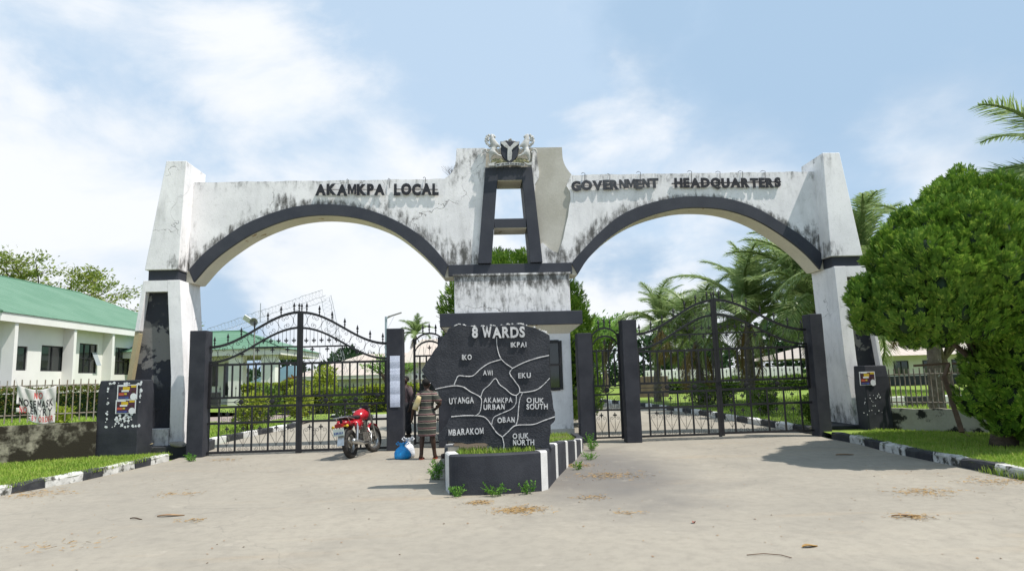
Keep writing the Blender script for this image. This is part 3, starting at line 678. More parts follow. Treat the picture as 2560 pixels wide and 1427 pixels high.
for q in [(930, 440), (1000, 425), (1080, 420), (1160, 425), (1240, 440), (1090, 385), (1120, 375)]:
    c_ = cpx(*q); mb.ball((c_[0], CY, c_[1]), (.035, .05, .022), 7, 5, jit=.4)
obj('eagle_wreath', mb, 'crest_white', crest)

def skin_mesh(name, verts, edges, radii, root=0, sub=2, extra=None):
    """continuous surface grown over a skeleton"""
    me = bpy.data.meshes.new(name); me.from_pydata([tuple(v) for v in verts], edges, [])
    o = bpy.data.objects.new(name, me); col.objects.link(o)
    md = o.modifiers.new('skin', 'SKIN'); md.use_smooth_shade = True
    sv = me.skin_vertices[0].data
    for i, r in enumerate(radii): sv[i].radius = r if hasattr(r, '__len__') else (r, r)
    for i in range(len(verts)): sv[i].use_root = (i == root)
    s = o.modifiers.new('sub', 'SUBSURF'); s.levels = sub; s.render_levels = sub
    dg = bpy.context.evaluated_depsgraph_get(); out = bpy.data.meshes.new_from_object(o.evaluated_get(dg))
    bpy.data.objects.remove(o); bpy.data.meshes.remove(me); out.name = name
    return out
def horse(mirror):
    # photo pixels of the left-hand horse's joints; the other is its mirror image about the shield
    J = {'hip': (520, 800, .085), 'belly': (560, 690, .075), 'chest': (600, 570, .085), 'neck': (500, 430, .075), 'poll': (470, 280, .058), 'brow': (545, 255, .048), 'muz': (640, 330, .026),
         'sh1': (740, 600, .035), 'kn1': (800, 650, .022), 'hf1': (745, 745, .018), 'sh2': (690, 690, .03), 'kn2': (770, 790, .02), 'hf2': (720, 800, .016),
         'th1': (480, 900, .055), 'hk1': (450, 1010, .026), 'ft1': (490, 1130, .022), 'th2': (660, 850, .045), 'hk2': (690, 900, .026), 'ft2': (830, 940, .022),
         't0': (430, 800, .02), 't1': (340, 810, .026), 't2': (330, 690, .03), 't3': (240, 720, .028), 't4': (210, 830, .018), 'ear': (520, 205, .012)}
    E = [('hip', 'belly'), ('belly', 'chest'), ('chest', 'neck'), ('neck', 'poll'), ('poll', 'brow'), ('brow', 'muz'), ('poll', 'ear'), ('chest', 'sh1'), ('sh1', 'kn1'), ('kn1', 'hf1'), ('belly', 'sh2'), ('sh2', 'kn2'), ('kn2', 'hf2'),
         ('hip', 'th1'), ('th1', 'hk1'), ('hk1', 'ft1'), ('hip', 'th2'), ('th2', 'hk2'), ('hk2', 'ft2'), ('hip', 't0'), ('t0', 't1'), ('t1', 't2'), ('t2', 't3'), ('t3', 't4')]
    names = list(J); V = []
    dy = {'th2': -.03, 'hk2': -.04, 'ft2': -.04, 'sh1': -.02, 'kn1': -.04, 'hf1': -.04}
    for k in names:
        px, py, r = J[k]
        if mirror: px = 2180-px
        x, z = cpx(px, py); V.append((x, CY-.02+dy.get(k, 0), z))
    me = skin_mesh('horse', V, [(names.index(a), names.index(b_)) for a, b_ in E], [J[k][2] for k in names], 0, 1)
    h = link('horse', me, 'crest_white', crest, smooth=True)
    mb = MB()
    for i, (px, py) in enumerate([(420, 255), (350, 300), (325, 370), (320, 440), (350, 500), (400, 545), (440, 590), (400, 400), (390, 320)]):
        if mirror: px = 2180-px
        c_ = cpx(px, py); mb.ball((c_[0], CY-.01, c_[1]), (.035, .045, .042), 7, 5, jit=.5)
    obj('mane', mb, 'crest_white', h)
horse(False); horse(True)

# small dry plant rooted in the wing's hollow
mb = MB()
for i in range(26):
    a = random.uniform(-1.2, 1.2); l = random.uniform(.08, .24); x0, z0 = -.66+random.uniform(-.08, .06), 6.80+random.uniform(-.05, .08)
    mb.tube([(x0, 16.8, z0), (x0-.3*l+math.sin(a)*l*.5, 16.78, z0+l*.5), (x0-.4*l+math.sin(a)*l, 16.75+random.uniform(-.1, .1), z0+l)], .003, 3)
tag(obj('wall_weed', mb, 'timber'), 'small dry weed growing in the hollow curve beside the word LOCAL', 'weed')

# ------------------------------------------------------------------ gatehouse
gh = thing('gatehouse', 'small white gatehouse with a black roof slab under the middle of the gateway', 'gatehouse', (.8, 17.5, 0))
mb = MB(); wx0, wx1 = -.58, 2.17
# walls around a window opening in the front right
ox0, ox1, oz0, oz1 = 1.60, 1.93, 1.25, 2.42
mb.box(wx0, ox0, 16.2, 16.5, .3, 2.78); mb.box(ox1, wx1, 16.2, 16.5, .3, 2.78); mb.box(ox0, ox1, 16.2, 16.5, .3, oz0); mb.box(ox0, ox1, 16.2, 16.5, oz1, 2.78)
mb.box(wx1-.2, wx1, 16.501, 18.8, .3, 2.78); mb.box(wx0, wx0+.2, 16.501, 18.8, .3, 2.78); mb.box(wx0+.2, wx1-.2, 18.6, 18.8, .3, 2.78)
obj('wall', mb, 'house_white', gh)
mb = MB(); mb.box(wx0-.015, wx1+.015, 16.185, 18.815, 0, .32); obj('plinth', mb, 'concrete_bare', gh)
mb = MB()
for a in ((ox0-.02, ox0+.05, oz0, oz1), (ox1-.05, ox1+.02, oz0, oz1), (ox0+.05, ox1-.05, oz0-.02, oz0+.05), (ox0+.05, ox1-.05, oz1-.05, oz1+.02), (ox0+.05, ox1-.05, 1.82, 1.87)):
    mb.box(a[0], a[1], 16.17, 16.30, a[2], a[3])
wn = obj('window', mb, 'window_frame', gh)
mb = MB(); mb.box(ox0+.05, ox1-.05, 16.245, 16.255, oz0+.05, oz1-.05); obj('pane', mb, 'glass_dark', wn)
mb = MB(); mb.box(-.98, 2.46, 16.0, 19.2, 2.80, 3.13); obj('roof_slab', mb, 'black_paint', gh, bevel=.012)
mb = MB(); mb.loft([[(-.94, 16.03, 2.80), (2.42, 16.03, 2.80), (2.42, 19.1, 2.80), (-.94, 19.1, 2.80)], [(wx0+.01, 16.19, 2.60), (wx1-.01, 16.19, 2.60), (wx1-.01, 18.8, 2.60), (wx0+.01, 18.8, 2.60)]]); obj('soffit', mb, 'soffit_cream', gh)

# ------------------------------------------------------------------ gate posts
def post(x0, x1, y0, y1, h, label):
    cx = (x0+x1)/2
    rows = []
    for k in range(9):
        z = h*k/8; j = lambda: random.uniform(-.004, .004)
        rows.append([(x0+j(), y0+j(), z), (x1+j(), y0+j(), z), (x1+j(), y1+j(), z), (x0+j(), y1+j(), z)])
    mb = MB(); mb.loft(rows); o = obj('gate_post', mb, 'black_post', bevel=.012)
    return tag(o, label, 'gate post', 'square black gate posts')
post(-6.64, -6.27, 15.55, 15.93, 2.83, 'tall square black gate post in front of the left end pillar')
P2 = post(-2.19, -1.81, 15.55, 15.93, 2.77, 'tall square black gate post with a long white paper notice')
post(3.31, 3.66, 15.55, 15.93, 2.84, 'tall square black gate post between the right wide gate and the narrow gate')
post(7.84, 8.15, 15.55, 15.93, 2.87, 'tall square black gate post in front of the right end pillar')
post(2.28, 2.63, 15.85, 16.2, 2.57, 'shorter square black gate post beside the gatehouse wall, right of the map sign')
post(-1.03, -.68, 15.85, 16.2, 2.57, 'shorter square black gate post behind the left edge of the map sign')
# paper notice on the second post
nt = thing('paper_notice', 'long white printed paper notice pasted on the black gate post', 'notice', (-2.02, 15.53, 1.9))
zz = [aty(990, q, 15.54)[2] for q in (889, 920, 951, 985, 1017)]; x0, x1 = aty(975, 950, 15.54)[0], aty(1000, 950, 15.54)[0]
for a, b_ in zip(zz, zz[1:]):
    mb = MB(); n = 6; V = []
    for k in range(n+1):
        z = a+(b_-a)*k/n; yb = 15.541-.012*math.sin(math.pi*k/n)-.003*random.random()
        V += [(x0, yb, z), ((x0+x1)/2, yb-.004, z), (x1, yb, z)]
    mb.add(V, [(k*3+i, k*3+i+1, k*3+i+4, k*3+i+3) for k in range(n) for i in range(2)]); obj('sheet', mb, 'notice_print', nt)

# ------------------------------------------------------------------ wrought iron gates
def spiral(cx, cz, r, turns, a0, dirn, n=14):
    return [(cx+r*(1-.8*k/n)*math.cos(a0+dirn*turns*2*math.pi*k/n), 0, cz+r*(1-.8*k/n)*math.sin(a0+dirn*turns*2*math.pi*k/n)) for k in range(n+1)]
TR = .0055
def m_fleur():
    mb = MB(); P = [(0, .075), (.014, .045), (.012, .015), (.03, .03), (.045, .018), (.048, -.012), (.038, -.022), (.034, .0), (.018, -.008), (.008, -.03), (.018, -.038), (0, -.06)]
    mb.prism(P+[(-x, z) for x, z in P[::-1][1:-1]], -.007, .007); return mb.mesh('fleur')
def m_spear():
    mb = MB(); mb.lathe([(.014, 0), (.014, .07), (.026, .075), (.026, .09), (.012, .10), (.012, .12), (.032, .135), (.024, .17), (.002, .24)], 6); return mb.mesh('finial')
def m_shortspike():
    mb = MB(); mb.lathe([(.007, 0), (.007, .17), (.016, .175), (.016, .20), (.008, .205), (.002, .26)], 5); return mb.mesh('spike')
def m_disc():
    mb = MB(); mb.lathe([(.002, -.02), (.05, -.015), (.062, 0), (.05, .015), (.002, .02)], 12, Matrix.Rotation(R(90), 4, 'X'))
    for s in (-1, 1):
        for q in (-1, 1): mb.tube([(s*.17, 0, 0), (0, 0, q*.095)], .009, 4)
    return mb.mesh('disc_motif')
def m_bar(h, w=.017):
    mb = MB(); mb.box(-w, w, -w, w, 0, h); return mb.mesh('bar')
def m_rod(h):
    mb = MB(); mb.tube([(0, 0, 0), (0, 0, h)], .0055, 4); return mb.mesh('rod')
def m_bandscroll():
    mb = MB()
    arc = [(.16*math.cos(a), 0, .17*math.sin(a)) for a in np.linspace(-2.3, -.0, 8)]+[(.16-.03*math.sin(t), 0, .10*t) for t in (.3, .7)]
    mb.tube([(-.17+.17*math.cos(a)*1., 0, .18*math.sin(a)) for a in np.linspace(-1.2, 1.2, 10)], TR, 4)
    mb.tube([(.17-.17*math.cos(a), 0, .18*math.sin(a)) for a in np.linspace(-1.2, 1.2, 10)], TR, 4)
    for s in (-1, 1):
        for q in (-1, 1): mb.tube(spiral(s*.15, q*.085, .05, 1.1, math.pi/2*q, s*q), TR, 4)
    mb.ball((0, 0, 0), .014, 6, 4); return mb.mesh('scrollwork')
def m_panel_upper(w, h):
    mb = MB(); 
    for s in (-1, 1):
        mb.tube(spiral(s*w*.24, h*.78, w*.17, 1.2, math.pi*(.0 if s > 0 else 1), s), TR, 4)
        mb.tube(spiral(s*w*.22, h*.2, w*.14, 1.2, math.pi*(.0 if s > 0 else 1), -s), TR, 4)
        mb.tube([(s*w*.41, 0, h*.78), (s*w*.36, 0, h*.5), (s*w*.36, 0, h*.2)], TR, 4)
    mb.tube([(0, 0, .02), (0, 0, h*.5)], TR, 4); return mb.mesh('scrollwork')
def m_panel_lower(w, h):
    mb = MB()
    for s in (-1, 1):
        mb.tube([(0, 0, h*.18), (s*w*.42, 0, h*.62)], TR, 4)
        mb.tube([(s*w*.42, 0, h*.62), (s*w*.40, 0, h*.70)]+spiral(s*w*.25, h*.70, w*.15, 1.2, math.pi*(0 if s > 0 else 1), s), TR, 4)
        mb.tube(spiral(s*w*.22, h*.09, w*.14, 1.3, math.pi*(0 if s > 0 else 1), -s), TR, 4)
    mb.tube([(0, 0, .01), (0, 0, h*.72)], TR, 4); return mb.mesh('scrollwork')
def m_gothic(w, h):
    mb = MB()
    for s in (-1, 1):
        mb.tube([(0, 0, 0)]+[(s*w*math.sin(t), 0, h*(1-math.cos(t))) for t in np.linspace(.15, 1.35, 7)], TR, 4)
        mb.tube([(0, 0, 0)]+[(s*w*.6*math.sin(t), 0, h*.75*(1-math.cos(t))) for t in np.linspace(.15, 1.4, 6)], TR, 4)
    mb.tube([(0, 0, 0), (0, 0, h*.9)], TR, 4); return mb.mesh('scrollwork')
FLE, SPE, SHO, DIS, BSC = m_fleur(), m_spear(), m_shortspike(), m_disc(), m_bandscroll()
BARS = {}
def shared(fn, *a):
    k = (fn.__name__, *[round(x, 3) for x in a])
    if k not in BARS: BARS[k] = fn(*a)
    return BARS[k]
def put(name, me, parent, loc, rot=None, scale=None, material='iron'):
    if not me.materials: me.materials.append(MATS[material])
    o = bpy.data.objects.new(name, me); col.objects.link(o); o.parent = parent; o.location = loc
    if rot: o.rotation_euler = rot
    if scale: o.scale = scale
    return o
def gate_leaf(loc, rotz, w, label, mir=False, dz=0):
    """double-gate leaf, hinge at x = 0, meeting stile at x = w (mirrored when mir)"""
    t = thing('gate_leaf', label, 'gate', loc, rotz, 'wide wrought iron gate leaves')
    t.scale = (-1 if mir else 1, 1, 1)
    zB, zD, zC, zR, zA, zM = .09, .74, 1.10, 1.31, 2.06, 2.44
    ct = lambda x: 2.47+.77*(.5-.5*math.cos(math.pi*min(1, max(0, x/w))))
    cs = lambda x: 2.12+.76*(.5-.5*math.cos(math.pi*min(1, max(0, x/w))))
    def part(name, mb): 
        me = mb.mesh(name); fix_normals(me); return link(name, me, 'iron', t, local=True)
    mb = MB(); mb.box(0, .06, -.024, .024, zC+.0, zA+.02); part('stile', mb)
    mb = MB(); mb.box(w-.062, w, -.03, .03, .03, 3.27); part('stile', mb)
    for z in (zB, zD, zC, zR, zA):
        mb = MB(); mb.box(.0, w-.056, -.016, .016, z-.026, z+.026); part('rail', mb)
    xm = [x for x in np.linspace(0, w, 200) if cs(x) > zM][0]
    mb = MB(); mb.box(xm, w-.056, -.014, .014, zM-.018, zM+.018); part('rail', mb)
    mb = MB(); mb.box(.05, w-.056, -.008, .008, 1.197, 1.213); part('rail', mb)
    for f, r in ((ct, .03), (cs, .026)):
        xs = np.linspace(0, w-.04, 26); mb = MB(); mb.loft([[(x, -.018, f(x)-r), (x, .018, f(x)-r), (x, .018, f(x)+r), (x, -.018, f(x)+r)] for x in xs]); part('top_rail', mb)
    nb = 11
    for i in range(nb):
        x = .05+(w-.1)*(i+.5)/nb+.03
        put('bar', shared(m_bar, zA-zR-.04), t, (x, 0, zR+.02))
        if i < nb-1: put('spike', SHO, t, (x+(w-.1)/nb/2, 0, zR+.02))
    for i in range(5):
        x = .12+(w-.2)*(i+.35)/5
        put('bar', shared(m_bar, zC-zB-.04, .018), t, (x, 0, zB+.02))
    pw = (w-.2)/5
    for i in range(5):
        x = .12+(w-.2)*(i+.85)/5
        if x+pw/2 > w: x = w-.06-pw/2
        put('scrollwork', shared(m_panel_upper, pw*.92, zC-zD-.04), t, (x, 0, zD+.02)); put('fleur', FLE, t, (x, 0, zD+.20))
        put('scrollwork', shared(m_panel_lower, pw*.92, zD-zB-.04), t, (x, 0, zB+.02)); put('fleur', FLE, t, (x, 0, zB+.51))
    for x in (w*.36, w*.70): put('disc_motif', DIS, t, (x, 0, 1.205))
    for i in range(7):
        x = .1+(w-.14)*i/6.35; put('finial', SPE, t, (x, 0, ct(x)+.01))
    put('finial', SPE, t, (w-.028, 0, 3.27), scale=(1, 1, .8))
    for i in range(6):
        x = .18+(w-.2)*i/5.4; zc = (ct(x)+cs(x))/2; sl = math.atan((ct(x+.05)-ct(x-.05))/.1)
        put('scrollwork', BSC, t, (x, 0, zc), rot=(0, -sl*.8, 0))
    for i in range(5):
        x = w-.14-i*.175; h = cs(x)-zM
        if h > .15:
            mb = MB(); mb.tube([(x, 0, cs(x)), (x, 0, zM+.10)], TR, 4); part('rod', mb); put('fleur', FLE, t, (x, 0, zM+.15), rot=(0, math.pi, 0))
            mb = MB(); mb.tube([(x-.087, 0, cs(x-.087)), (x-.087, 0, zM)], TR, 4); part('rod', mb)
    for i in range(4):
        x = w-.28-i*.345; h = min(.26, cs(x)-zA-.1)
        if h > .05:
            put('scrollwork', shared(m_gothic, .16, .26), t, (x, 0, zA+.02), scale=(1, 1, h/.26)); put('fleur', FLE, t, (x, 0, zA+h+.05))
            if cs(x+.17) > zM: put('rod', shared(m_rod, zM-zA), t, (x+.17, 0, zA))
    mb = MB(); mb.box(w-.30, w-.0, -.05, -.02, zR-.02, zR+.02); part('bolt', mb)
    return t
GY = 15.74
gate_leaf((-6.26, GY+.02, -.02), R(.3), 2.045, 'left leaf of the wide black iron gate behind the red motorcycle')
gate_leaf((-2.20, GY+.02, -.03), R(-.3), 2.01, 'right leaf of the left wide iron gate, directly behind the red motorcycle', True)
gate_leaf((3.67, GY+.02, .03), R(.2), 1.93, 'left leaf of the right wide iron gate, beside the middle black post')
gate_leaf((7.82, GY+.02, .045), R(-.2), 2.215, 'right leaf of the right wide iron gate, nearest the right end pillar', True)

def ped_gate(loc, rotz, w, label):
    t = thing('pedestrian_gate', label, 'gate', loc, rotz, 'narrow arched iron gates')
    zB, zD, zC, zR, zA = .10, .74, 1.10, 1.31, 2.14
    def part(name, mb):
        me = mb.mesh(name); fix_normals(me); return link(name, me, 'iron', t, local=True)
    for x in (0, w-.05):
        mb = MB(); mb.box(x, x+.05, -.025, .025, .06, 2.48); part('stile', mb)
        mb = MB(); mb.box(x-.012, x+.062, -.037, .037, 2.48, 2.55); part('stile_cap', mb)
    for z in (zB, zD, zC, zR, zA):
        mb = MB(); mb.box(.051, w-.051, -.016, .016, z-.02, z+.02); part('rail', mb)
    for base, top in ((2.38, 2.68), (2.14, 2.49)):
        mb = MB(); xs = np.linspace(.03, w-.03, 15); f = lambda x: base+(top-base)*math.sqrt(max(0, 1-((x-w/2)/(w/2-.02))**2))
        mb.loft([[(x, -.017, f(x)-.022), (x, .017, f(x)-.022), (x, .017, f(x)+.022), (x, -.017, f(x)+.022)] for x in xs]); part('top_rail', mb)
        if base > 2.2:
            for i in range(3): x = w*(.3+.2*i); put('finial', SPE, t, (x, 0, f(x)+.01))
            for i in range(3): x = w*(.28+.22*i); put('scrollwork', BSC, t, (x, 0, f(x)-.11), scale=(.6, 1, .55))
    for i in range(4): put('bar', shared(m_bar, zA-zR-.04), t, (w*(i+1)/5, 0, zR+.02))
    for i in range(5): put('spike', SHO, t, (w*(i+.5)/5, 0, zR+.02))
    for i in range(3): put('rod', shared(m_rod, .22), t, (w*(.32+.18*i), 0, zA))
    put('fleur', FLE, t, (w*.5, 0, zA+.2), rot=(0, math.pi, 0)); put('disc_motif', DIS, t, (w*.5, 0, 1.205))
    pw = w/2*.9
    for i in (0, 1):
        x = w*(.27+.46*i)
        put('scrollwork', shared(m_panel_upper, pw*.9, zC-zD-.04), t, (x, 0, zD+.02)); put('fleur', FLE, t, (x, 0, zD+.20))
        put('scrollwork', shared(m_panel_lower, pw*.9, zD-zB-.04), t, (x, 0, zB+.02)); put('fleur', FLE, t, (x, 0, zB+.51))
    put('bar', shared(m_bar, zC-zB-.04, .018), t, (w/2, 0, zB+.02))
    return t
ped_gate((2.62, 15.98, .0), R(-1), .70, 'closed narrow arched iron gate between two black posts right of the gatehouse')
ped_gate((-1.64, 16.25, .0), R(-4), .78, 'narrow arched iron gate standing ajar behind the woman')

# ------------------------------------------------------------------ island planter
isl_o = [(-.60, 10.6), (-.53, 9.9), (-.47, 9.50), (-.05, 9.44), (.40, 9.46), (.82, 9.58), (1.05, 10.35), (1.26, 11.2), (1.48, 12.0), (1.74, 12.85), (1.97, 13.8), (2.19, 14.9), (2.19, 15.3)]
isl_l = [(-.60, 10.6), (-.66, 11.6), (-.70, 12.6), (-.72, 13.6), (-.72, 14.6), (-.72, 15.3)]
def htop(y): return .54-.30*sst(y, 10.2, 15.0)
pl = thing('island_planter', 'raised concrete island planter painted black and white in front of the gatehouse', 'planter', (.7, 12, 0))
def pl_seg(a, b_, inward, material, n=2):
    a = np.array(a); b_ = np.array(b_); rows = []
    for k in range(n+1):
        p = a+(b_-a)*k/n; d = (b_-a)/np.linalg.norm(b_-a); nn = np.array([-d[1], d[0]])*inward; h = htop(p[1])
        rows.append([(p[0], p[1], -.03), (p[0], p[1], h-.02), (p[0]+nn[0]*.02, p[1]+nn[1]*.02, h), (p[0]+nn[0]*.14, p[1]+nn[1]*.14, h), (p[0]+nn[0]*.14, p[1]+nn[1]*.14, -.03)])
    mb = MB(); mb.loft(rows); obj('wall_segment', mb, material, pl)
front = smoothcurve([(-.50, 9.72), (-.44, 9.50), (-.1, 9.44), (.35, 9.46), (.80, 9.58)], 6)
mb = MB(); rows = []
for i, p in enumerate(front[3:]):
    q = front[min(i+4, len(front)-1)]-front[max(i+2, 0)]; q = q/np.linalg.norm(q); nn = np.array([-q[1], q[0]]); h = .54
    rows.append([(p[0], p[1], -.03), (p[0], p[1], h-.02), (p[0]+nn[0]*.02, p[1]+nn[1]*.02, h), (p[0]+nn[0]*.14, p[1]+nn[1]*.14, h), (p[0]+nn[0]*.14, p[1]+nn[1]*.14, -.03)])
mb.loft(rows); obj('front_wall', mb, 'planter_black', pl)
P0 = tuple(front[3])
pl_seg((-.56, 9.98), P0, 1, 'planter_white'); pl_seg((-.60, 10.5), (-.56, 9.98), 1, 'kerb_black')
for i, (a, b_) in enumerate(zip(isl_l, isl_l[1:])): pl_seg(b_, a, 1, 'kerb_black' if i % 2 == 0 else 'planter_white')
sd = [(.80, 9.58), (.905, 9.72), (1.12, 10.62), (1.18, 10.86), (1.42, 11.75), (1.49, 12.02), (1.72, 12.80), (1.79, 13.08), (2.0, 13.95), (2.07, 14.25), (2.19, 14.9)]
for i, (a, b_) in enumerate(zip(sd, sd[1:])): pl_seg(a, b_, 1, 'planter_white' if i % 2 == 0 else 'planter_black')
pl_seg((2.19, 14.9), (2.19, 15.8), 1, 'planter_black')
poly = [(-.46, 10.0), (-.32, 9.62), (.35, 9.6), (.72, 9.72), (.95, 10.6), (1.3, 11.9), (1.6, 13.0), (2.03, 14.9), (2.03, 16.2), (-.58, 16.2), (-.58, 12.6), (-.48, 10.6)]
V = [(x, y, htop(y)-.045) for x, y in poly]; mb = MB(); mb.add(V+[(x, y, -.02) for x, y in poly], [tuple(range(len(poly)))]+[(i, (i+1) % len(poly), (i+1) % len(poly)+len(poly), i+len(poly)) for i in range(len(poly))]); obj('soil', mb, 'soil', pl)

# ------------------------------------------------------------------ map sign
SY = 9.98
def sp(px, py, Y=SY): return xz(1030+px/2.745, 760+py/2.745, Y)
sign = thing('map_sign', 'black cutout map monument with raised white place names and borders on the island', 'sign', (.2, SY, .5))
outl = [(65, 450), (160, 305), (255, 165), (320, 140), (440, 155), (600, 145), (745, 135), (850, 165), (945, 212), (938, 350), (945, 440), (950, 580), (980, 740), (985, 790), (955, 830), (945, 960), (965, 1000), (900, 985), (700, 990), (610, 1010), (560, 985), (500, 950), (380, 960), (280, 940), (180, 935), (175, 900), (230, 840), (265, 770), (270, 730), (240, 680), (190, 620), (120, 535)]
dense = []
for i, (a, b_) in enumerate(zip(outl, outl[1:]+outl[:1])):
    n = max(2, int(math.dist(a, b_)/26))
    for k in range(n): dense.append((a[0]+(b_[0]-a[0])*k/n+random.uniform(-3, 3), a[1]+(b_[1]-a[1])*k/n+random.uniform(-3, 3)))
mb = MB(); mb.prism([sp(*q) for q in dense], SY, SY+.13); slab = obj('map_slab', mb, 'sign_black', sign, bevel=.006)
mb = MB()
for k in range(60):
    t = random.random(); q = np.array([255, 160])+(np.array([945, 205])-np.array([255, 160]))*t; q[1] = np.interp(q[0], [255, 320, 440, 600, 745, 850, 945], [163, 140, 155, 145, 135, 163, 208])
    x, z = sp(*q); r = random.uniform(.006, .017); mb.ball((x, SY+random.uniform(.0, .1), z), (r*1.2, r, r*random.uniform(.7, 1.8)), 6, 4, jit=.7)
obj('broken_edge', mb, 'crest_white', slab)
borders = [[(580, 225), (585, 300), (605, 365), (640, 405), (690, 440)], [(940, 352), (860, 370), (770, 400), (690, 440)], [(610, 380), (530, 405), (470, 445), (420, 490), (370, 495), (320, 492), (300, 525), (288, 555)],
 [(690, 440), (670, 475), (700, 520), (735, 570), (738, 605)], [(945, 508), (900, 555), (850, 590), (770, 605), (738, 605)], [(160, 583), (220, 570), (290, 560), (350, 568), (400, 600), (470, 640), (475, 690), (465, 740), (440, 765)],
 [(470, 640), (490, 590), (530, 555), (572, 510), (600, 550), (640, 580), (680, 615), (715, 625), (738, 605)], [(715, 625), (712, 680), (680, 720), (600, 755), (560, 780), (545, 830)], [(270, 772), (350, 765), (440, 765), (490, 772), (520, 795), (545, 830), (580, 880), (620, 912)],
 [(760, 605), (740, 650), (730, 720), (725, 790), (712, 832)], [(980, 772), (900, 800), (830, 825), (712, 832), (660, 875), (620, 912)], [(620, 912), (630, 960), (628, 995)]]
for bl in borders:
    pts = smoothcurve(bl, 5); P = [sp(*q) for q in pts]
    mb = MB(); mb.tube([(x, SY-.002, z) for x, z in P], [random.uniform(.005, .0085) for _ in P], 6); obj('border_line', mb, 'sign_white', slab)
def sw(text, x0, x1, ytop, ybot, slope=0, bold=.038, h=None, depth=.02, gap=.13, rough=.06):
    a = sp(x0, ybot+slope/2); b_ = sp(x1, ybot-slope/2); hh = (ybot-ytop)/2.745/FPX*SY*1.03
    word(text, a, b_, hh, SY-.012, slab, 'sign_white', depth=depth, bold=bold, gap=gap, name='raised_letter', rough=rough)
sw('8 WARDS', 412, 775, 158, 228, 10, .05, depth=.032, gap=.08); sw('IKPAI', 678, 785, 262, 295, 3); sw('IKO', 343, 410, 346, 380); sw('AWI', 487, 553, 456, 488); sw('EKU', 729, 815, 471, 505, 2)
sw('UYANGA', 256, 425, 641, 680, 10); sw('AKAMKPA', 490, 690, 642, 675, 2); sw('URBAN', 490, 635, 687, 721); sw('OJUK', 786, 905, 643, 676); sw('SOUTH', 785, 931, 684, 719)
sw('OBAN', 586, 705, 776, 810, 4); sw('MBARAKOM', 252, 492, 853, 892, 14); sw('OJUK', 690, 800, 888, 921, 2); sw('NORTH', 693, 838, 929, 965, 2)
for a in ((.05, .22), (.62, .82), (-.52, -.36)):
    mb = MB(); mb.box(a[0], a[1], SY+.01, SY+.12, .44, .60); obj('footing', mb, 'rock', sign)

# ------------------------------------------------------------------ fences beside the gateway
def fence(line, zb, zt, zr1, zr2, ztop, step, label, wallmat, zbar=None):
    a = np.array(line[0]); b_ = np.array(line[1]); L = np.linalg.norm(b_-a); u = (b_-a)/L; nn = np.array([-u[1], u[0]])
    t = thing('fence', label, 'fence', (*((a+b_)/2), zb))
    n = 24; rows = []
    for k in range(n+1):
        p = a+u*L*k/n; j = random.uniform(-.012, .012)
        rows.append([(p[0]-nn[0]*.09, p[1]-nn[1]*.09, zb-.15), (p[0]-nn[0]*.09, p[1]-nn[1]*.09, zt+j), (p[0]+nn[0]*.09, p[1]+nn[1]*.09, zt+j), (p[0]+nn[0]*.09, p[1]+nn[1]*.09, zb-.15)])
    mb = MB(); mb.loft(rows); obj('low_wall', mb, wallmat, t)
    for z in (zr1, zr2):
        mb = MB(); mb.tube([(a[0], a[1], z), ((a[0]+b_[0])/2, (a[1]+b_[1])/2, z+random.uniform(-.01, .01)), (b_[0], b_[1], z)], .014, 6); obj('rail', mb, 'fence_metal', t)
    k = int(L/step)
    me = MB().box(-.012, .012, -.012, .012, 0, ztop-(zt+.05)).mesh('bar'); me.materials.append(MATS['fence_metal'])
    ln = ztop-(zbar if zbar else zt+.02)
    me = MB().box(-.011, .011, -.011, .011, 0, ln).mesh('bar'); me.materials.append(MATS['fence_metal'])
    for i in range(k):
        p = a+u*step*(i+.5)
        o = bpy.data.objects.new('bar', me); col.objects.link(o); o.parent = t; o.location = Vector((p[0], p[1]-.016, ztop-ln+random.uniform(-.015, .015)))-WOFF[t.name]
        o.rotation_euler = (random.uniform(-.012, .012), random.uniform(-.012, .012), math.atan2(u[1], u[0]))
    return t
FL = ((-8.36, 15.12), (-13.6, 12.3)); FR = ((9.62, 15.62), (13.4, 10.9))
fence(FL, .10, .88, 1.08, 1.68, 1.80, .129, 'rusty pale railing on a mouldy low wall left of the gateway, hung with a banner', 'fence_wall', .93)
fence(FR, .08, .60, .74, 1.38, 1.52, .108, 'rusty pale railing on a low white wall behind the clipped conifer', 'fence_wall_light', .64)
def pier(x0, x1, y0, y1, z1, label):
    t = thing('fence_pier', label, 'pier', ((x0+x1)/2, (y0+y1)/2, .1), group='black piers ending the fences')
    rows = []
    for k in range(7):
        z = .05+(z1-.05)*k/6; j = lambda: random.uniform(-.008, .008); e = .03 if k == 6 else 0
        rows.append([(x0+e+j(), y0+e+j(), z), (x1-e+j(), y0+e+j(), z), (x1-e+j(), y1+j(), z), (x0+e+j(), y1+j(), z)])
    mb = MB(); mb.loft(rows); obj('pier_block', mb, 'black_post', t, bevel=.02); return t
pierL = pier(-8.36, -7.47, 15.08, 15.74, 1.75, 'black pier with two stacked colourful posters left of the gateway')
pierR = pier(9.02, 9.60, 15.5, 15.98, 1.61, 'black pier with one small poster and scraped spots right of the gateway')

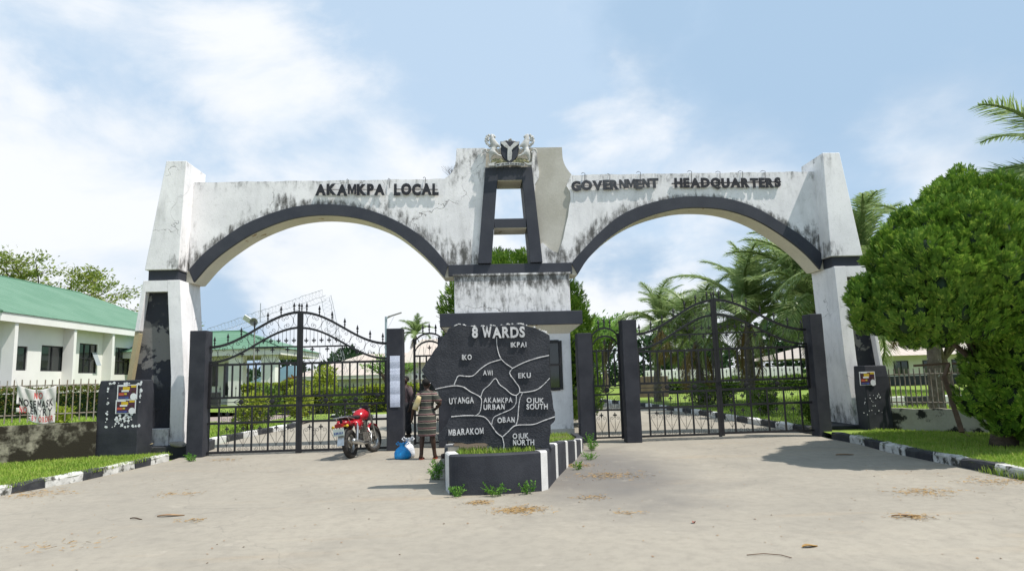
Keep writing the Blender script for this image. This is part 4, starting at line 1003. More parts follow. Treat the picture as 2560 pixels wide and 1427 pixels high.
def poster(x0, z0, w, h, y, label, tilt=0.):
    t = thing('poster', label, 'poster', (x0+w/2, y, z0))
    def pl_(name, a, b_, c, d_, m_, k):
        mb = MB(); mb.box(x0+w*a, x0+w*b_, y-.001*k-.002, y-.001*k, z0+h*c, z0+h*d_); return obj(name, mb, m_, t)
    pl_('paper', 0, 1, 0, 1, 'paper_white', 1); pl_('ground_print', .06, .95, .05, .94, 'print_dark', 4)
    pl_('headline', .08, .50, .88, .97, 'paper_white', 7)
    pl_('yellow_block', .28, .62, .62, .86, 'print_yellow', 7); pl_('yellow_block', .68, .94, .80, .95, 'print_yellow', 7)
    pl_('white_strip', .22, .58, .52, .64, 'paper_white', 9); pl_('red_block', .08, .34, .28, .45, 'print_red', 7); pl_('orange_block', .36, .48, .32, .44, 'print_yellow', 7)
    pl_('small_print', .08, .60, .10, .18, 'print_blue', 7); pl_('blue_disc', .42, .56, .05, .20, 'print_blue', 9)
    def oval(name, cx, cz, rx, rz, m_, k):
        mb = MB(); mb.prism([(x0+w*(cx+rx*math.cos(q)), z0+h*(cz+rz*math.sin(q))) for q in np.linspace(0, 2*math.pi, 14)[:-1]], y-.001*k-.002, y-.001*k); obj(name, mb, m_, t)
    oval('figure_robe', .82, .18, .16, .24, 'paper_white', 9); oval('figure_head', .80, .56, .09, .11, 'print_brown', 11); oval('figure_cap', .80, .64, .09, .05, 'print_dark', 13); oval('small_face', .15, .70, .07, .10, 'print_brown', 9)
    return t
yP = 15.07
q0 = aty(288, 1034, yP); q1 = aty(336, 997, yP); q2 = aty(338, 960, yP)
poster(q0[0]+.02, q1[2]-.005, .43, q2[2]-q1[2], yP, 'upper of two stacked campaign posters on the left black pier')
poster(q0[0], q0[2], .43, q1[2]-q0[2]-.01, yP, 'lower of two stacked campaign posters on the left black pier')
qa = aty(2150, 963, 15.49); qb = aty(2186, 928, 15.49)
poster(qa[0], qa[2], qb[0]-qa[0], qb[2]-qa[2], 15.485, 'small campaign poster alone on the right black pier')
# torn scraps of older bills
def scraps(name, poly, n, y, seed, label, size=(.015, .06), core=None):
    rs = random.Random(seed); t = thing(name, label, 'paper scraps', (poly[0][0], y, poly[0][1]))
    k = 0
    for i in range(n):
        if core and rs.random() < core[4]: x, z = rs.uniform(core[0], core[1]), rs.uniform(core[2], core[3])
        else:
            e = rs.randrange(len(poly)); a, b_ = poly[e], poly[(e+1) % len(poly)]; q = rs.random(); x = a[0]+(b_[0]-a[0])*q+rs.gauss(0, .012); z = a[1]+(b_[1]-a[1])*q+rs.gauss(0, .012)
        r = rs.uniform(*size); P = [(x+r*rs.uniform(.4, 1)*math.cos(w_), z+r*rs.uniform(.5, 1.1)*math.sin(w_)) for w_ in np.linspace(0, 2*math.pi, 9)[:-1]]
        mb = MB(); mb.prism(P, y-.0015-.0006*(i % 4), y); obj('scrap', mb, 'paper_white', t)
Q = [xz(*p_, 15.075) for p_ in [(272, 957), (353, 958), (347, 1064), (264, 1067)]]
cA = xz(288, 1062, 15.075); cB = xz(332, 1034, 15.075)
scraps('paper_scraps', Q, 85, 15.077, 3, 'torn white scraps of old bills around the posters on the left pier', (.01, .045), (cA[0], cB[0], cA[1], cB[1], .45))
cA = xz(2160, 1035, 15.495); cB = xz(2200, 985, 15.495)
scraps('paper_scraps', [(cA[0], cA[1]), (cB[0], cA[1]), (cB[0], cB[1]), (cA[0], cB[1])], 24, 15.497, 5, 'white flecks of torn paper low on the right black pier', (.008, .02), (cA[0], cB[0], cA[1], cB[1], .8))

# banner tied to the left railing
u = np.array(FL[1])-np.array(FL[0]); u /= np.linalg.norm(u)
def line_at(px, py):      # point of the railing plane behind a pixel
    d = ray(px, py); n = np.array([-u[1], u[0]]); t = (np.array(FL[0])@n)/(d[0]*n[0]+d[1]*n[1]); return CAM+d*t
B00, B10, B11, B01 = [line_at(*q) for q in [(44, 961), (142, 963), (137, 1058), (40, 1052)]]
nf = np.array([u[1], -u[0], 0]); nf = nf if nf[1] < 0 else -nf
def ban(s, t):            # s along 0..1, t down 0..1
    top = B00+(B10-B00)*s+np.array([0, 0, -.10*math.sin(math.pi*s)]); bot = B01+(B11-B01)*s+np.array([0, 0, .03*math.sin(7*s)])
    p = top+(bot-top)*t
    fold = .045*math.sin(9*s+3*t)*(.3+.7*t)+.04*math.exp(-((s-.25-.3*t)/.07)**2)*(1-t)+.035*math.exp(-((s-.75+.25*t)/.06)**2)*(1-t)+.02*math.sin(23*s-8*t)*(1-.4*t)
    return p+nf*(.05+fold)
bn = thing('banner', 'sagging white cloth banner with red and black hand lettering tied to the left railing', 'banner', tuple(B01))
nx, nz_ = 40, 30; V = [ban(i/nx, j/nz_) for j in range(nz_+1) for i in range(nx+1)]
F = [(j*(nx+1)+i, j*(nx+1)+i+1, (j+1)*(nx+1)+i+1, (j+1)*(nx+1)+i) for j in range(nz_) for i in range(nx) if not (j > 22 and i < 15-((j*7) % 5)) and not (15 < j < 19 and i < 4)]
me = bpy.data.meshes.new('cloth'); me.from_pydata([tuple(v) for v in V], [], F); cloth = link('cloth', me, 'banner', bn, smooth=True)
md = cloth.modifiers.new('thick', 'SOLIDIFY'); md.thickness = .003
def onban(x, y, z):
    p = ban(min(1, max(0, x)), min(1, max(0, 1-z))); return tuple(p+nf*(.006+.001*y))
def bw(text, s0, s1, t0, t1, m_): word(text, (s0, 1-t1), (s1, 1-t1-.0), t1-t0, 0, cloth, m_, depth=.5, bold=.035, gap=.16, name='painted_letter', bendf=onban, rough=.05)
bw('NO', .44, .66, .08, .27, 'paint_red'); bw('NOSE', .06, .50, .33, .55, 'paint_black'); bw('MASK', .53, .93, .31, .52, 'paint_black')
bw('NO', .08, .27, .58, .78, 'paint_red'); bw('ENTRY', .36, .92, .55, .76, 'paint_black'); bw('BY', .40, .53, .79, .95, 'paint_red'); bw('ORDER', .58, .95, .78, .94, 'paint_red')
mb = MB()
for a, b_ in ((B00, line_at(40, 945)), (B10, line_at(150, 961))): mb.tube([tuple(a+nf*.05), tuple((a+b_)/2+nf*.04), tuple(b_+nf*.02)], .006, 4)
obj('tie', mb, 'banner', bn, ).name = 'tie'

# ------------------------------------------------------------------ vegetation helpers
def leaves(name, P, N, size, material, parent=None, aspect=.45, seed=1, jitter=.6, label=None, quad=True, **kw):
    """leaf blades at points P growing along N"""
    rs = np.random.default_rng(seed); P = np.asarray(P, float); n = len(P)
    N = np.asarray(N, float)+rs.normal(0, jitter, (n, 3)); N /= np.linalg.norm(N, axis=1, keepdims=True)+1e-9
    A = np.cross(N, rs.normal(0, 1, (n, 3))); A /= np.linalg.norm(A, axis=1, keepdims=True)+1e-9
    s = size*rs.uniform(.6, 1.3, (n, 1)); C = np.cross(A, N)
    v0 = P; v1 = P+N*s*.5+A*s*aspect*.5+C*s*.08; v2 = P+N*s; v3 = P+N*s*.5-A*s*aspect*.5+C*s*.08
    V = np.stack([v0, v1, v2, v3], 1).reshape(-1, 3); F = np.arange(4*n).reshape(-1, 4)
    return link(name, pymesh(name, V, F), material, parent, **kw)
def blob_points(blobs, n, seed=1, inner=.75):
    rs = np.random.default_rng(seed); w = np.array([b_[3]*b_[4]*.0+ (b_[3]*b_[5]) for b_ in blobs]); w = w/w.sum()
    idx = rs.choice(len(blobs), n, p=w); d = rs.normal(0, 1, (n, 3)); d /= np.linalg.norm(d, axis=1, keepdims=True)
    B = np.array(blobs); r = rs.uniform(inner, 1.03, (n, 1))
    return B[idx, :3]+d*B[idx, 3:6]*r, d
def grass(name, poly, z, n, h, seed, material='grass_blade', parent=None, fz=None, kind='stuff', wid=.006, lean=.5):
    rs = np.random.default_rng(seed); P = np.array(poly); x0, y0 = P.min(0); x1, y1 = P.max(0)
    pts = []
    while len(pts) < n:
        X = rs.uniform(x0, x1, n*2); Y = rs.uniform(y0, y1, n*2); ins = np.zeros(len(X), bool); j = len(P)-1
        for i in range(len(P)):
            c_ = ((P[i, 1] > Y) != (P[j, 1] > Y)) & (X < (P[j, 0]-P[i, 0])*(Y-P[i, 1])/(P[j, 1]-P[i, 1]+1e-12)+P[i, 0]); ins ^= c_; j = i
        pts += list(zip(X[ins], Y[ins]))
    pts = np.array(pts[:n]); Z = np.full(n, z) if fz is None else np.array([fz(*p_) for p_ in pts])
    B = np.c_[pts, Z-.01]; hh = h*rs.uniform(.5, 1.3, (n, 1)); a = rs.uniform(0, 2*np.pi, n); D = np.c_[np.cos(a), np.sin(a), np.zeros(n)]; S = np.c_[-np.sin(a), np.cos(a), np.zeros(n)]
    ln = rs.uniform(.1, lean, (n, 1)); up = np.array([0, 0, 1.])
    v0 = B-S*wid; v1 = B+S*wid; v2 = B+D*hh*ln*.35+up*hh*.6+S*wid*.7; v3 = B+D*hh*ln*.35+up*hh*.6-S*wid*.7; v4 = B+D*hh*ln+up*hh*.95
    V = np.stack([v0, v1, v2, v3, v4], 1).reshape(-1, 3); i5 = np.arange(n)[:, None]*5
    F = np.concatenate([i5+[0, 1, 2], i5+[0, 2, 3], i5+[3, 2, 4]]); o = link(name, pymesh(name, V, F), material, parent)
    return o

# ------------------------------------------------------------------ big clipped conifer on the right verge
def conifer(loc, blobs, nspray, label, seed, trunk=True, size=.15, core=.80):
    t = thing('conifer_tree', label, 'tree', loc)
    rs = np.random.default_rng(seed)
    P, D = blob_points(blobs, nspray, seed, .86)
    # keep only what lies near the outside of the union
    B = np.array(blobs); keep = np.ones(len(P), bool)
    for b_ in B:
        q = (((P-b_[:3])/b_[3:6])**2).sum(1); keep &= q > .62
    P = P[keep]; D = D[keep]; n = len(P)
    G_ = D*np.array([.45, .45, .2])+np.array([0, 0, .8])+rs.normal(0, .16, (n, 3)); G_ /= np.linalg.norm(G_, axis=1, keepdims=True)
    A = np.cross(G_, D+rs.normal(0, .3, (n, 3))); A /= np.linalg.norm(A, axis=1, keepdims=True)+1e-9
    s = size*rs.uniform(.6, 1.4, (n, 1)); O = np.cross(A, G_); O *= np.sign((O*D).sum(1, keepdims=True)+1e-9)
    Vs = []; Fs = []; k = 0
    # a flat upright plume: axis with side shoots, each shoot a narrow blade
    shoots = [(.0, 0., .55), (.45, 0., .55)]+[(h_, sg*(.75-.35*h_), .62*(1-.55*h_)) for h_ in (.05, .2, .35, .5, .65) for sg in (-1, 1)]
    for h_, ang, ln in shoots:
        d = G_*math.cos(ang)+A*math.sin(ang)+O*rs.normal(.08, .12, (n, 1)); w_ = G_*-math.sin(ang)+A*math.cos(ang)
        b0 = P+G_*s*h_; tip = b0+d*s*ln+O*s*.06; mid = b0+d*s*ln*.6
        Vs += [b0, mid+w_*s*.06, tip, mid-w_*s*.06]; Fs.append(np.stack([np.arange(n)+(k+i)*n for i in range(4)], 1)); k += 4
    V = np.concatenate(Vs)-np.array(loc); link('crown', pymesh('crown', V, np.concatenate(Fs)), 'conifer_leaf', t, local=True)
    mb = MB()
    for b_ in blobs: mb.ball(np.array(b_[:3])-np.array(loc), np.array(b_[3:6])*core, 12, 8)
    obj('shade_filling', mb, 'shade_core', t, local=True, smooth=True)['kind'] = 'stuff'  # solid filling, coloured dark to stand in for shade between the plumes
    return t
rs = np.random.default_rng(11)
TX, TY = 9.25, 11.75
bl = []
def crown_px(px, py, Y, rx, rz, ry=None): p_ = aty(px, py, Y); bl.append((p_[0], Y, p_[2], rx, ry or rx, rz))
# large masses read off the photo, with depth given by the crown's roundness
for q in [(2410, 560, 11.6, .78, .72), (2355, 612, 11.4, .76, .76), (2475, 595, 11.6, .85, .80), (2290, 690, 11.3, .62, .72), (2360, 700, 10.7, .85, .8), (2460, 700, 10.6, .9, .9), (2205, 780, 11.3, .42, .42), (2280, 790, 10.9, .5, .42), (2370, 790, 10.6, .62, .42), (2540, 715, 11.0, .9, 1.0), (2600, 720, 11.8, .95, .9), (2440, 620, 10.8, .8, .8), (2330, 650, 12.3, .78, .85), (2430, 665, 12.8, 1.1, 1.0), (2530, 700, 13.0, 1.05, 1.0), (2620, 800, 11.2, .8, 1.0), (2560, 860, 10.9, .55, .7), (2490, 805, 10.9, .55, .45), (2680, 810, 12.2, .9, 1.0)]:
    crown_px(*q)
# tufts that break the outline
big = list(bl)
for i in range(330):
    b_ = big[rs.integers(len(big))]; d = rs.normal(0, 1, 3); d /= np.linalg.norm(d); d[2] = d[2]*.9+.1; r = rs.uniform(.10, .21)
    c_ = np.array(b_[:3])+d*np.array(b_[3:6])*.93
    if c_[2] > 2.05: bl.append((*c_, r, r, r*1.6))
for q in [(2480, 960, 11.3, .36, .5), (2530, 1000, 11.2, .42, .55), (2560, 930, 11.3, .4, .6), (2440, 1000, 11.5, .28, .36), (2590, 1050, 11.3, .4, .5), (2455, 930, 11.6, .25, .45), (2510, 1060, 11.4, .28, .25)]: crown_px(*q)
CF = conifer((TX, TY, .1), bl, 46000, 'large dark green clipped conifer on the right verge, domed over the fence', 5, size=.185)
mb = MB()
mb.tube([(0, 0, 0), (.03, .02, .25), (.0, .05, .7), (-.15, .0, 1.3), (-.5, -.1, 2.0), (-.9, -.1, 2.6)], [.24, .19, .14, .11, .08, .05], 9)
mb.tube([(.05, 0, .1), (.25, -.05, .6), (.4, -.05, 1.2), (.6, 0, 2.2), (.7, .1, 3.2)], [.2, .13, .11, .09, .05], 8)
mb.tube([(-.05, .02, .3), (-.02, .2, .9), (.05, .3, 1.8), (.1, .4, 3.)], [.14, .11, .09, .05], 7)
mb.tube([(.3, -.1, .55), (.36, -.3, .75), (.44, -.36, .95)], [.05, .035, .02], 6)
mb.tube([(-.1, 0, .9), (-.4, -.1, 1.5), (-.95, -.2, 1.95)], [.08, .06, .04], 6); mb.tube([(.3, .0, 1.0), (.15, -.3, 1.6), (-.2, -.6, 2.1)], [.07, .05, .04], 6)
obj('trunk', mb, 'trunk', CF, local=True, smooth=True)
# conifer behind the gatehouse
bl2 = [(1.05, 22, 3.6, 2.3, 2.2, 1.9), (.55, 21.8, 2.6, 1.55, 1.8, 1.6), (2.1, 21.8, 2.4, 1.65, 1.7, 1.9), (1.0, 21.5, 1.2, 2.2, 1.8, 1.2), (2.6, 21.6, 1.0, 1.1, 1.2, 1.0), (-.35, 21.8, 2.6, .6, .8, 1.2)]
big = list(bl2)
for i in range(110):
    b_ = big[rs.integers(len(big))]; d = rs.normal(0, 1, 3); d /= np.linalg.norm(d); r = rs.uniform(.2, .36); c_ = np.array(b_[:3])+d*np.array(b_[3:6])*.93
    if c_[2] > .3: bl2.append((*c_, r, r, r*1.2))
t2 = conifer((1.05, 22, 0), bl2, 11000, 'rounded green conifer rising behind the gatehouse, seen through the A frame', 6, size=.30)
mb = MB(); mb.tube([(0, 0, 0), (0, 0, 1.5), (.1, 0, 3)], [.2, .16, .08], 8); obj('trunk', mb, 'trunk', t2, local=True)

# ------------------------------------------------------------------ palms
def frond_mesh(L, droop, seed, nl=84, width=.66, lift=.9):
    """one coconut frond along +x: arched rib and two rows of hanging leaflets"""
    rs = np.random.default_rng(seed); n = 15; rib = []
    for k in range(n):
        t = k/(n-1); a = lift-droop*t**1.3
        rib.append((0, 0) if k == 0 else (rib[-1][0]+L/(n-1)*math.cos(a), rib[-1][1]+L/(n-1)*math.sin(a)))
    rib = np.array(rib); mb = MB(); mb.tube([(x, 0, z) for x, z in rib], list(np.linspace(.035, .006, n)), 5)
    V = []; F = []; tt = np.linspace(0, 1, n)
    for s in (-1, 1):
        for k in range(nl):
            t = .12+.88*(k+rs.uniform(0, .6))/nl; x = np.interp(t, tt, rib[:, 0]); z = np.interp(t, tt, rib[:, 1]); x2 = np.interp(t+.02, tt, rib[:, 0]); z2 = np.interp(t+.02, tt, rib[:, 1])
            d = np.array([x2-x, 0, z2-z]); d = d/np.linalg.norm(d) if np.linalg.norm(d) > 1e-6 else np.array([1, 0, 0]); up = np.array([-d[2], 0, d[0]])
            l = width*L*.42*math.sin(math.pi*min(1, .12+t*.86))**.6*rs.uniform(.8, 1.1)
            o = d*rs.uniform(.55, .8)+np.array([0, s, 0])*rs.uniform(.65, .9)+up*rs.uniform(.0, .35); o /= np.linalg.norm(o)
            b0 = np.array([x, 0, z]); w_ = np.cross(o, up); w_ = w_/np.linalg.norm(w_); w_ = d*.0065
            m1 = b0+o*l*.5+np.array([0, 0, -.10*l]); tip = b0+o*l*.95+np.array([0, 0, -.28*l*rs.uniform(.5, 1.4)])
            i0 = len(V); V += [b0-w_, b0+w_, m1+w_*.9, m1-w_*.9, tip]; F += [(i0, i0+1, i0+2, i0+3), (i0+3, i0+2, i0+4)]
    mb.add(V, F); me = mb.mesh('frond'); me.materials.append(MATS['palm_leaf']); return me
FR_M = [frond_mesh(1, 1.5, 1, lift=.95), frond_mesh(1, 1.9, 2, lift=.8), frond_mesh(1, 1.1, 3, lift=1.2), frond_mesh(1, 2.2, 4, lift=.5)]
FR_D = frond_mesh(1, 1.2, 5, lift=-.5); FR_D.materials[0] = MATS['palm_dry']
def palm(base, top, L, nf, label, seed, lean=0, dead=4, group='coconut palms in the grounds', trunk_r=.16, up=0.):
    rs = random.Random(seed); t = thing('palm_tree', label, 'palm tree', base, 0, group)
    hgt = top[2]-base[2]; dx, dy = top[0]-base[0], top[1]-base[1]
    prof = [(dx*k/10*(k/10), dy*k/10*(k/10), hgt*k/10) for k in range(11)]
    mb = MB(); mb.tube([(0, 0, -.1)]+prof, [trunk_r*1.5]+[trunk_r*(1.25-.5*k/10)*(1.06 if k % 2 else 1) for k in range(11)], 10); obj('trunk', mb, 'palm_trunk', t, local=True, smooth=True)
    for i in range(nf):
        a = i*2.399+rs.uniform(-.25, .25); q = i/nf
        o = bpy.data.objects.new('frond', FR_M[rs.choice([0, 0, 2] if q < .4 else [0, 1, 3])]); col.objects.link(o); o.parent = t; o.location = (dx, dy, hgt-.05+.12*(1-q))
        l = L*rs.uniform(.85, 1.1); o.scale = (l, l*rs.choice([-1, 1]), l); pit = -.78*(1-q)+.40*q-up
        o.rotation_euler = (rs.uniform(-.3, .3), pit+rs.uniform(-.1, .1), a)
    for i in range(dead):
        o = bpy.data.objects.new('dry_frond', FR_D); col.objects.link(o); o.parent = t; o.location = (dx, dy, hgt-.15); l = L*rs.uniform(.6, .8); o.scale = (l, l, l); o.rotation_euler = (rs.uniform(-.4, .4), rs.uniform(.2, .5), i*1.7+rs.uniform(0, 1))
    return t
palm((8.9, 34, .1), (9.25, 34, 3.9), 2.9, 17, 'short coconut palm standing alone left of the palm clump', 1, dead=4)
palm((10.9, 27, .1), (11.0, 27, 3.6), 3.9, 24, 'leafy coconut palm with dark trunk in the middle of the clump behind the right gate', 2, dead=2)
palm((12.2, 24.2, .1), (12.6, 24.3, 3.8), 3.9, 24, 'coconut palm with arching fronds at the right of the clump beside the right pillar', 3, dead=2)
palm((10.2, 31, .1), (10.1, 31, 3.0), 3.4, 20, 'low coconut palm with drooping fronds behind the left leaf of the right gate', 4, dead=5)
palm((14.6, 28.5, .1), (14.4, 28.5, 5.3), 4.2, 22, 'tallest coconut palm at the back of the clump, under the right arch', 8, dead=3)
palm((11.75, 17.0, .1), (12.2, 17.2, 4.2), 2.4, 16, 'coconut palm with pale spotted trunk behind the right fence and the conifer', 5, dead=2)
palm((15.9, 16.3, .1), (15.6, 16.2, 6.2), 3.3, 22, 'tall palm with fronds reaching in at the upper right corner', 6, dead=2)
palm((12.0, 20.5, .1), (12.3, 20.5, 4.4), 3.2, 18, 'coconut palm seen between the right pillar and the conifer', 7, dead=3)
palm((-9.0, 92, -1.0), (-9.0, 92, 7.6), 3.2, 18, 'small far palm above the pink roof beside the notice post', 9, dead=2, trunk_r=.2)

# ------------------------------------------------------------------ buildings inside the grounds
def win(parent, x0, x1, y0, y1, z0, z1, axis, nv=2, nh=0, openp=False):
    """framed window on a wall facing +x (axis 'x', plane x0) or -y (axis 'y', plane y0)"""
    fr = MB(); t_ = .06
    def bar(a0, a1, b0, b1, m_=fr, d0=-.02, d1=.05):
        if axis == 'x': m_.box(x0+d0, x0+d1, a0, a1, b0, b1)
        else: m_.box(a0, a1, y0-d1, y0-d0, b0, b1)
    a0, a1 = (y0, y1) if axis == 'x' else (x0, x1)
    bar(a0, a0+t_, z0, z1); bar(a1-t_, a1, z0, z1); bar(a0+t_, a1-t_, z0, z0+t_); bar(a0+t_, a1-t_, z1-t_, z1)
    for i in range(1, nv): c_ = a0+(a1-a0)*i/nv; bar(c_-t_/2, c_+t_/2, z0+t_, z1-t_)
    for i in range(1, nh+1): c_ = z0+(z1-z0)*i/(nh+1); bar(a0+t_, a1-t_, c_-t_/2, c_+t_/2, d1=.045)
    w_ = obj('window', fr, 'window_frame', parent)
    pn = MB(); bar(a0+t_, a1-t_, z0+t_, z1-t_, pn, .004, .012); obj('pane', pn, 'glass_dark', w_)
    if openp:
        p2 = MB(); y_ = a1-.45
        p2.add([(x0+.06, y_, z0+.3), (x0+.06, y_+.42, z0+.3), (x0+.42, y_+.42, z0+.1), (x0+.42, y_, z0+.1)], [(0, 1, 2, 3)]) if False else p2.add([(x0+.06, y_, z1-.45), (x0+.06, y_+.45, z1-.45), (x0+.36, y_+.45, z0+.42), (x0+.36, y_, z0+.42)], [(0, 1, 2, 3)])
        obj('open_pane', p2, 'glass_pale', w_)
    return w_
ho = thing('office_building', 'long white bungalow with a green metal roof behind the left fence', 'building', (-26, 42, .4))
wx = -21.45
mb = MB(); ywin = [(a*1.0214, b_*1.0214, (c_-1.6)*1.0214+1.6, (d_-1.6)*1.0214+1.6) for a, b_, c_, d_ in [(31.3, 32.0, 2.48, 3.58), (32.98, 34.75, 2.46, 3.70), (36.0, 37.65, 2.38, 3.95), (39.45, 41.1, 2.32, 3.87)]]
ys = 31.0
segs = [(31.0, 53., .4, 2.3), (31., 53., 3.97, 5.0)]
mb.box(wx-.25, wx, 31.0, 53, 1.15, 2.3); mb.box(wx-.25, wx, 31.0, 53, 4.06, 4.9)
prev = 31.0
for a, b_, z0, z1 in ywin:
    mb.box(wx-.25, wx, prev, a, 2.3, 4.06); mb.box(wx-.25, wx, a, b_, 2.3, z0); mb.box(wx-.25, wx, a, b_, z1, 4.06); prev = b_
mb.box(wx-.25, wx, prev, 53, 2.3, 4.06); mb.box(-34, wx-.25, 31.0, 31.25, 1.15, 4.9)
obj('wall', mb, 'house_wall', ho)
mb = MB(); mb.box(-34, wx+.03, 30.97, 53, .2, 1.16); obj('plinth', mb, 'plinth_dark', ho)
for i, (a, b_, z0, z1) in enumerate(ywin): win(ho, wx-.1, 0, a, b_, z0, z1, 'x', nv=(1, 2, 3, 3)[i], nh=(0, 0, 1, 1)[i], openp=(i == 2))
for y_ in (30.95, 35.35, 38.95, 43.0, 47.0):
    mb = MB(); mb.box(wx+.001, -20.92, y_, y_+.22, 1.0, 4.85); obj('column', mb, 'house_wall', ho)
mb = MB(); mb.box(wx-2.4, wx-2.1, 30.0, 30.9, .3, 4.85); obj('column', mb, 'house_wall', ho)
ex = -20.85; ey = 29.9
mb = MB(); mb.box(ex-.06, ex, ey, 54, 4.62, 5.0); mb.box(-35, ex-.06, ey, ey+.06, 4.62, 5.0); obj('fascia', mb, 'house_wall', ho)
mb = MB(); mb.box(-34.9, ex-.07, ey+.07, 54, 4.86, 4.9); obj('eaves_ceiling', mb, 'house_wall', ho)
mb = MB(); zr = 8.1; V = [(ex+.05, ey-.05, 5.01), (ex+.05, 54, 5.01), (-27.5, 47, zr), (-27.5, 36.5, zr), (-35.1, ey-.05, 5.01), (-35.1, 54, 5.01)]
mb.add(V, [(0, 1, 2, 3), (0, 3, 4), (4, 3, 2, 5), (1, 5, 2)]); rf = obj('roof', mb, 'roof_green', ho)
mb = MB(); mb.tube([V[0], V[3]], .07, 5); obj('hip_cap', mb, 'roof_green', rf)
mb = MB(); mb.tube([V[3], V[2]], .07, 5); obj('ridge_cap', mb, 'roof_green', rf)

pb = thing('porch_building', 'white building with a green hipped porch roof behind the left gate', 'building', (-16, 45, .3))
PY = 42.
mb = MB(); mb.box(-24, -12.3, PY-.6, PY+9, 3.3, 3.36); obj('porch_ceiling', mb, 'ceiling_cream', pb)
mb = MB(); mb.box(-24.1, -12.2, PY-.7, PY-.62, 3.3, 3.68); mb.box(-12.28, -12.2, PY-.62, PY+9, 3.3, 3.68); obj('fascia', mb, 'house_wall', pb)
mb = MB(); V = [(-24.3, PY-.85, 3.69), (-12.05, PY-.85, 3.69), (-12.05, PY+9.3, 3.69), (-24.3, PY+9.3, 3.69), (-15.8, PY+3, 5.05), (-21, PY+3, 5.05)]
mb.add(V, [(0, 1, 4, 5), (1, 2, 4), (2, 3, 5, 4), (3, 0, 5)]); rf = obj('roof', mb, 'roof_green', pb)
mb = MB(); mb.tube([V[4], V[1]], .07, 5); obj('hip_cap', mb, 'roof_green', rf); mb = MB(); mb.tube([V[5], V[4]], .07, 5); obj('ridge_cap', mb, 'roof_green', rf)
for x in (-14.95, -13.0):
    mb = MB(); mb.box(x-.42, x+.42, PY-.45, PY+.3, .2, 3.3); obj('column', mb, 'house_wall', pb)
mb = MB(); mb.box(-24, -15.2, PY+.9, PY+1.1, .2, 3.3); obj('wall', mb, 'house_wall', pb)
mb = MB(); mb.box(-17.9, -17.5, PY+.1, PY+.6, .2, 3.3); obj('column', mb, 'house_wall', pb)
win(pb, -17.4, -16.5, PY+.9, 0, 1.5, 3.0, 'y', nv=2); win(pb, -16.1, -15.5, PY+.9, 0, .9, 2.9, 'y', nv=1)
mb = MB(); mb.box(-19, -12.2, PY-1, PY+3, .1, .3); obj('porch_floor', mb, 'far_wall', pb)
mb = MB(); mb.box(-16.2, -15.5, PY-1.5, PY-1.1, .1, 1.15); tag(obj('water_tank', mb, 'plinth_dark', bevel=.04), 'dark square drum standing beside the porch behind the left gate', 'drum')

fb = thing('long_hall', 'long cream building with a faded pink metal roof behind the hedge', 'building', (-4, 66, -1))
FY = 60.
mb = MB(); mb.box(-16, 4, FY, FY+.3, -1, 2.0); mb.box(-16, -15.7, FY+.3, FY+14, -1, 2); obj('wall', mb, 'far_wall', fb)
mb = MB(); V = [(-16.8, FY-.8, 2.05), (5, FY-.8, 2.05), (5, FY+16, 2.05), (-16.8, FY+16, 2.05), (-11.5, FY+7, 4.2), (5, FY+7, 4.2)]
mb.add(V, [(0, 1, 5, 4), (0, 4, 3), (3, 4, 5, 2), (1, 2, 5)]); obj('roof', mb, 'roof_pink', fb)
mb = MB(); mb.box(-16.7, 5, FY-.75, FY-.68, 1.75, 2.04); obj('fascia', mb, 'far_wall', fb)
for x in (-12.6, -10.2, -7.9): win(fb, x, x+1.5, FY, 0, -.1, 1.05, 'y', nv=2)
fb2 = thing('tall_hall', 'cream building wing with a higher pink roof behind the notice post', 'building', (0, 64, -1))
mb = MB(); mb.box(-6.5, 3, FY-3, FY-2.7, -1, 3.0); mb.box(-6.5, -6.2, FY-2.7, FY+6, -1, 3); obj('wall', mb, 'far_wall', fb2)
mb = MB(); V = [(-7, FY-4, 2.95), (4, FY-4, 2.95), (4, FY+8, 2.95), (-7, FY+8, 2.95), (-5.5, FY+2, 5.2), (4, FY+2, 5.2)]; mb.add(V, [(0, 1, 5, 4), (0, 4, 3), (3, 4, 5, 2), (1, 2, 5)]); obj('roof', mb, 'roof_pink', fb2)
win(fb2, -5.9, -3.9, FY-3, 0, -.2, 1.2, 'y', nv=2); win(fb2, -2.9, -2.0, FY-3, 0, .3, 2.2, 'y', nv=1)
for x in (-5.6, -4.9):
    ac = thing('air_conditioner', ('left' if x < -5 else 'right')+' of two outdoor air conditioner units on the cream wing wall', 'air conditioner', (x, FY-3.2, 1.7))
    mb = MB(); mb.box(x-.3, x+.3, FY-3.35, FY-3.01, 1.55, 2.0); obj('case', mb, 'house_wall', ac)
    mb = MB(); mb.lathe([(.0, 0), (.17, 0), (.17, .02), (.0, .02)], 14, Matrix.Translation((x+.05, FY-3.352, 1.78))@Matrix.Rotation(R(90), 4, 'X')); obj('fan_grille', mb, 'plinth_dark', ac)
mb = MB(); mb.prism([(-19.5, 1.2), (-15.5, 2.9), (-14.9, 2.9), (-14.9, -.5), (-19.5, -.5)], FY-6, FY-4); tag(obj('shed', mb, 'blue_sheet'), 'pale blue sheet shed with sloping roof beside the pink roofed building', 'shed')
